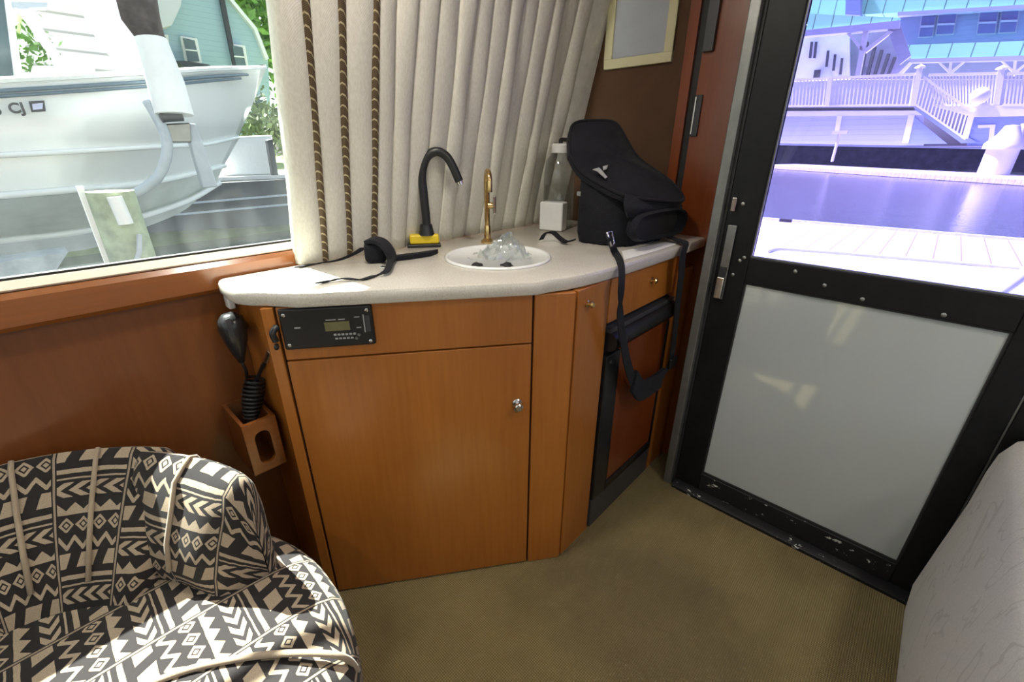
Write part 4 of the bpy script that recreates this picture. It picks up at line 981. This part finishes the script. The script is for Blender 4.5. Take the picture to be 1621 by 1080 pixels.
for x in (1366,1378,1389,1400,1410): YP(((x+4,66+(x-1366)*.55),(x+9,66+(x-1366)*.55),(x-3,121),(x-8,121)), 88.00, 0.66).build('lattice_slot', M['ink'], pv)
for x, y in ((1283,66),(1290,66),(1309,80),(1320,86),(1331,92)): YP(((x,y),(x+4,y),(x+1,y+26),(x-3,y+26)), 87.56, 0.22).build('window', M['dark_grey'], pv)
YP(((1289,111),(1299,110),(1297,124),(1287,124)), 87.56, 0.22).build('chair_dark', M['dark_grey'], pv)
# house at the right
rh = thing('waterfront_house', Yp(1560,120,35), 'blue two storey house with teal metal roofs right behind the deck', 'house')
YP(((1421,24),(1760,6),(1760,64),(1432,72)), 79.20, 8.80).build('wall', M['blue_wall'], rh)
YP(((1345,-60),(1760,-60),(1760,0),(1421,20),(1362,23)), 78.32, 8.80).build('roof', M['teal'], rh)
YP(((1421,19),(1760,-1),(1760,6),(1421,25)), 77.88, 1.10).build('eave_board', M['lav_siding'], rh)
YP(((1436,71),(1760,60),(1760,84),(1442,94)), 76.12, 3.30).build('porch_roof', M['teal'], rh)
YP(((1440,93),(1760,84),(1760,92),(1442,99)), 75.90, 1.10).build('porch_fascia', M['lav_siding'], rh)
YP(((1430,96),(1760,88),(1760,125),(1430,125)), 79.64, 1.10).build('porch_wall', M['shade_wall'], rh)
YP(((1340,-40),(1364,-40),(1361,24),(1338,23)), 76.56, 3.30).build('chimney', M['blue_wall'], rh)
for x0, x1, yt, yb in ((1460,1481,26,57),(1487,1514,23,53),(1552,1580,19,52),(1587,1613,16,50)):
    f = YP(((x0-2,yt-2),(x1+2,yt-3),(x1-4,yb+2),(x0-7,yb+3)), 78.98, 0.22).build('window_frame', M['lav_siding'], rh)
    YP(((x0,yt),(x1,yt-1),(x1-6,yb),(x0-5,yb+1)), 78.76, 0.18).build('window_pane', M['blue_glass'], f)
    ym = (yt+yb)/2; YP(((x0-3,ym-1),(x1-3,ym-2),(x1-3,ym+1),(x0-3,ym+2)), 78.54, 0.18).build('sash_bar', M['lav_siding'], f)
for x in (1503,1605):
    YP(((x,96),(x+5,96),(x+2,120),(x-3,120)), 76.34, 0.44).build('porch_post', M['white_paint'], rh)
    YP(((x-20,97),(x-16,97),(x+1,112),(x,117)), 76.34, 0.44).build('brace', M['white_paint'], rh)
    YP(((x+22,97),(x+26,97),(x+3,117),(x+2,112)), 76.34, 0.44).build('brace', M['white_paint'], rh)
YP(((1420,118),(1440,98),(1444,100),(1426,120)), 76.34, 0.44).build('brace', M['white_paint'], rh)
# ================================================================== LIGHT
sd = Vector((1, .11, -1.42)).normalized()
su = bpy.data.lights.new('sun', 'SUN'); su.energy = 13.0; su.angle = math.radians(.55); su.color = (1,.96,.88)
so = bpy.data.objects.new('sun', su); COL.objects.link(so); so.rotation_euler = sd.to_track_quat('-Z','Y').to_euler(); so.location = (-6,0,9)
W = bpy.data.worlds.new('sky'); scene.world = W; W.use_nodes = True; nt = W.node_tree
bgn = nt.nodes['Background']; sk_ = nt.nodes.new('ShaderNodeTexSky'); sk_.sky_type = 'NISHITA'; sk_.sun_disc = False
sk_.sun_elevation = math.atan2(-sd.z, math.hypot(sd.x, sd.y)); sk_.sun_rotation = math.atan2(-sd.x, -sd.y); sk_.air_density = 1.2; sk_.dust_density = 3.0
hs = nt.nodes.new('ShaderNodeHueSaturation'); hs.inputs['Saturation'].default_value = .45; nt.links.new(sk_.outputs[0], hs.inputs['Color']); nt.links.new(hs.outputs[0], bgn.inputs[0]); bgn.inputs[1].default_value = .13
for k, (x, y) in enumerate(((-.72,.45),(.62,.75),(-1.0,-.9),(1.0,-.9))):  # unseen fill lamps with housings, added to brighten the saloon
    f = MB().lathe((x,y,1.95), [(.085,0),(.085,-.012),(.070,-.016),(.066,-.004),(0,-.004)], 28); struct(f.build('fill_light_housing', M['white_plastic'], smooth='auto'))
    la = bpy.data.lights.new('ceiling_fill', 'AREA'); la.shape = 'DISK'; la.size = .13; la.energy = 2.8; la.color = (1,.93,.82)
    lo = bpy.data.objects.new('ceiling_fill', la); COL.objects.link(lo); lo.location = (x,y,1.93)
scene.cycles.use_denoising = True
scene.cycles.max_bounces = 10; scene.cycles.diffuse_bounces = 6; scene.cycles.transparent_max_bounces = 16
scene.cycles.caustics_reflective = False; scene.cycles.caustics_refractive = False
scene.cycles.sample_clamp_indirect = 6
vs_ = scene.view_settings; vs_.view_transform = 'Standard'; vs_.look = 'None'; vs_.gamma = 1; vs_.use_curve_mapping = False; vs_.exposure = 1.5
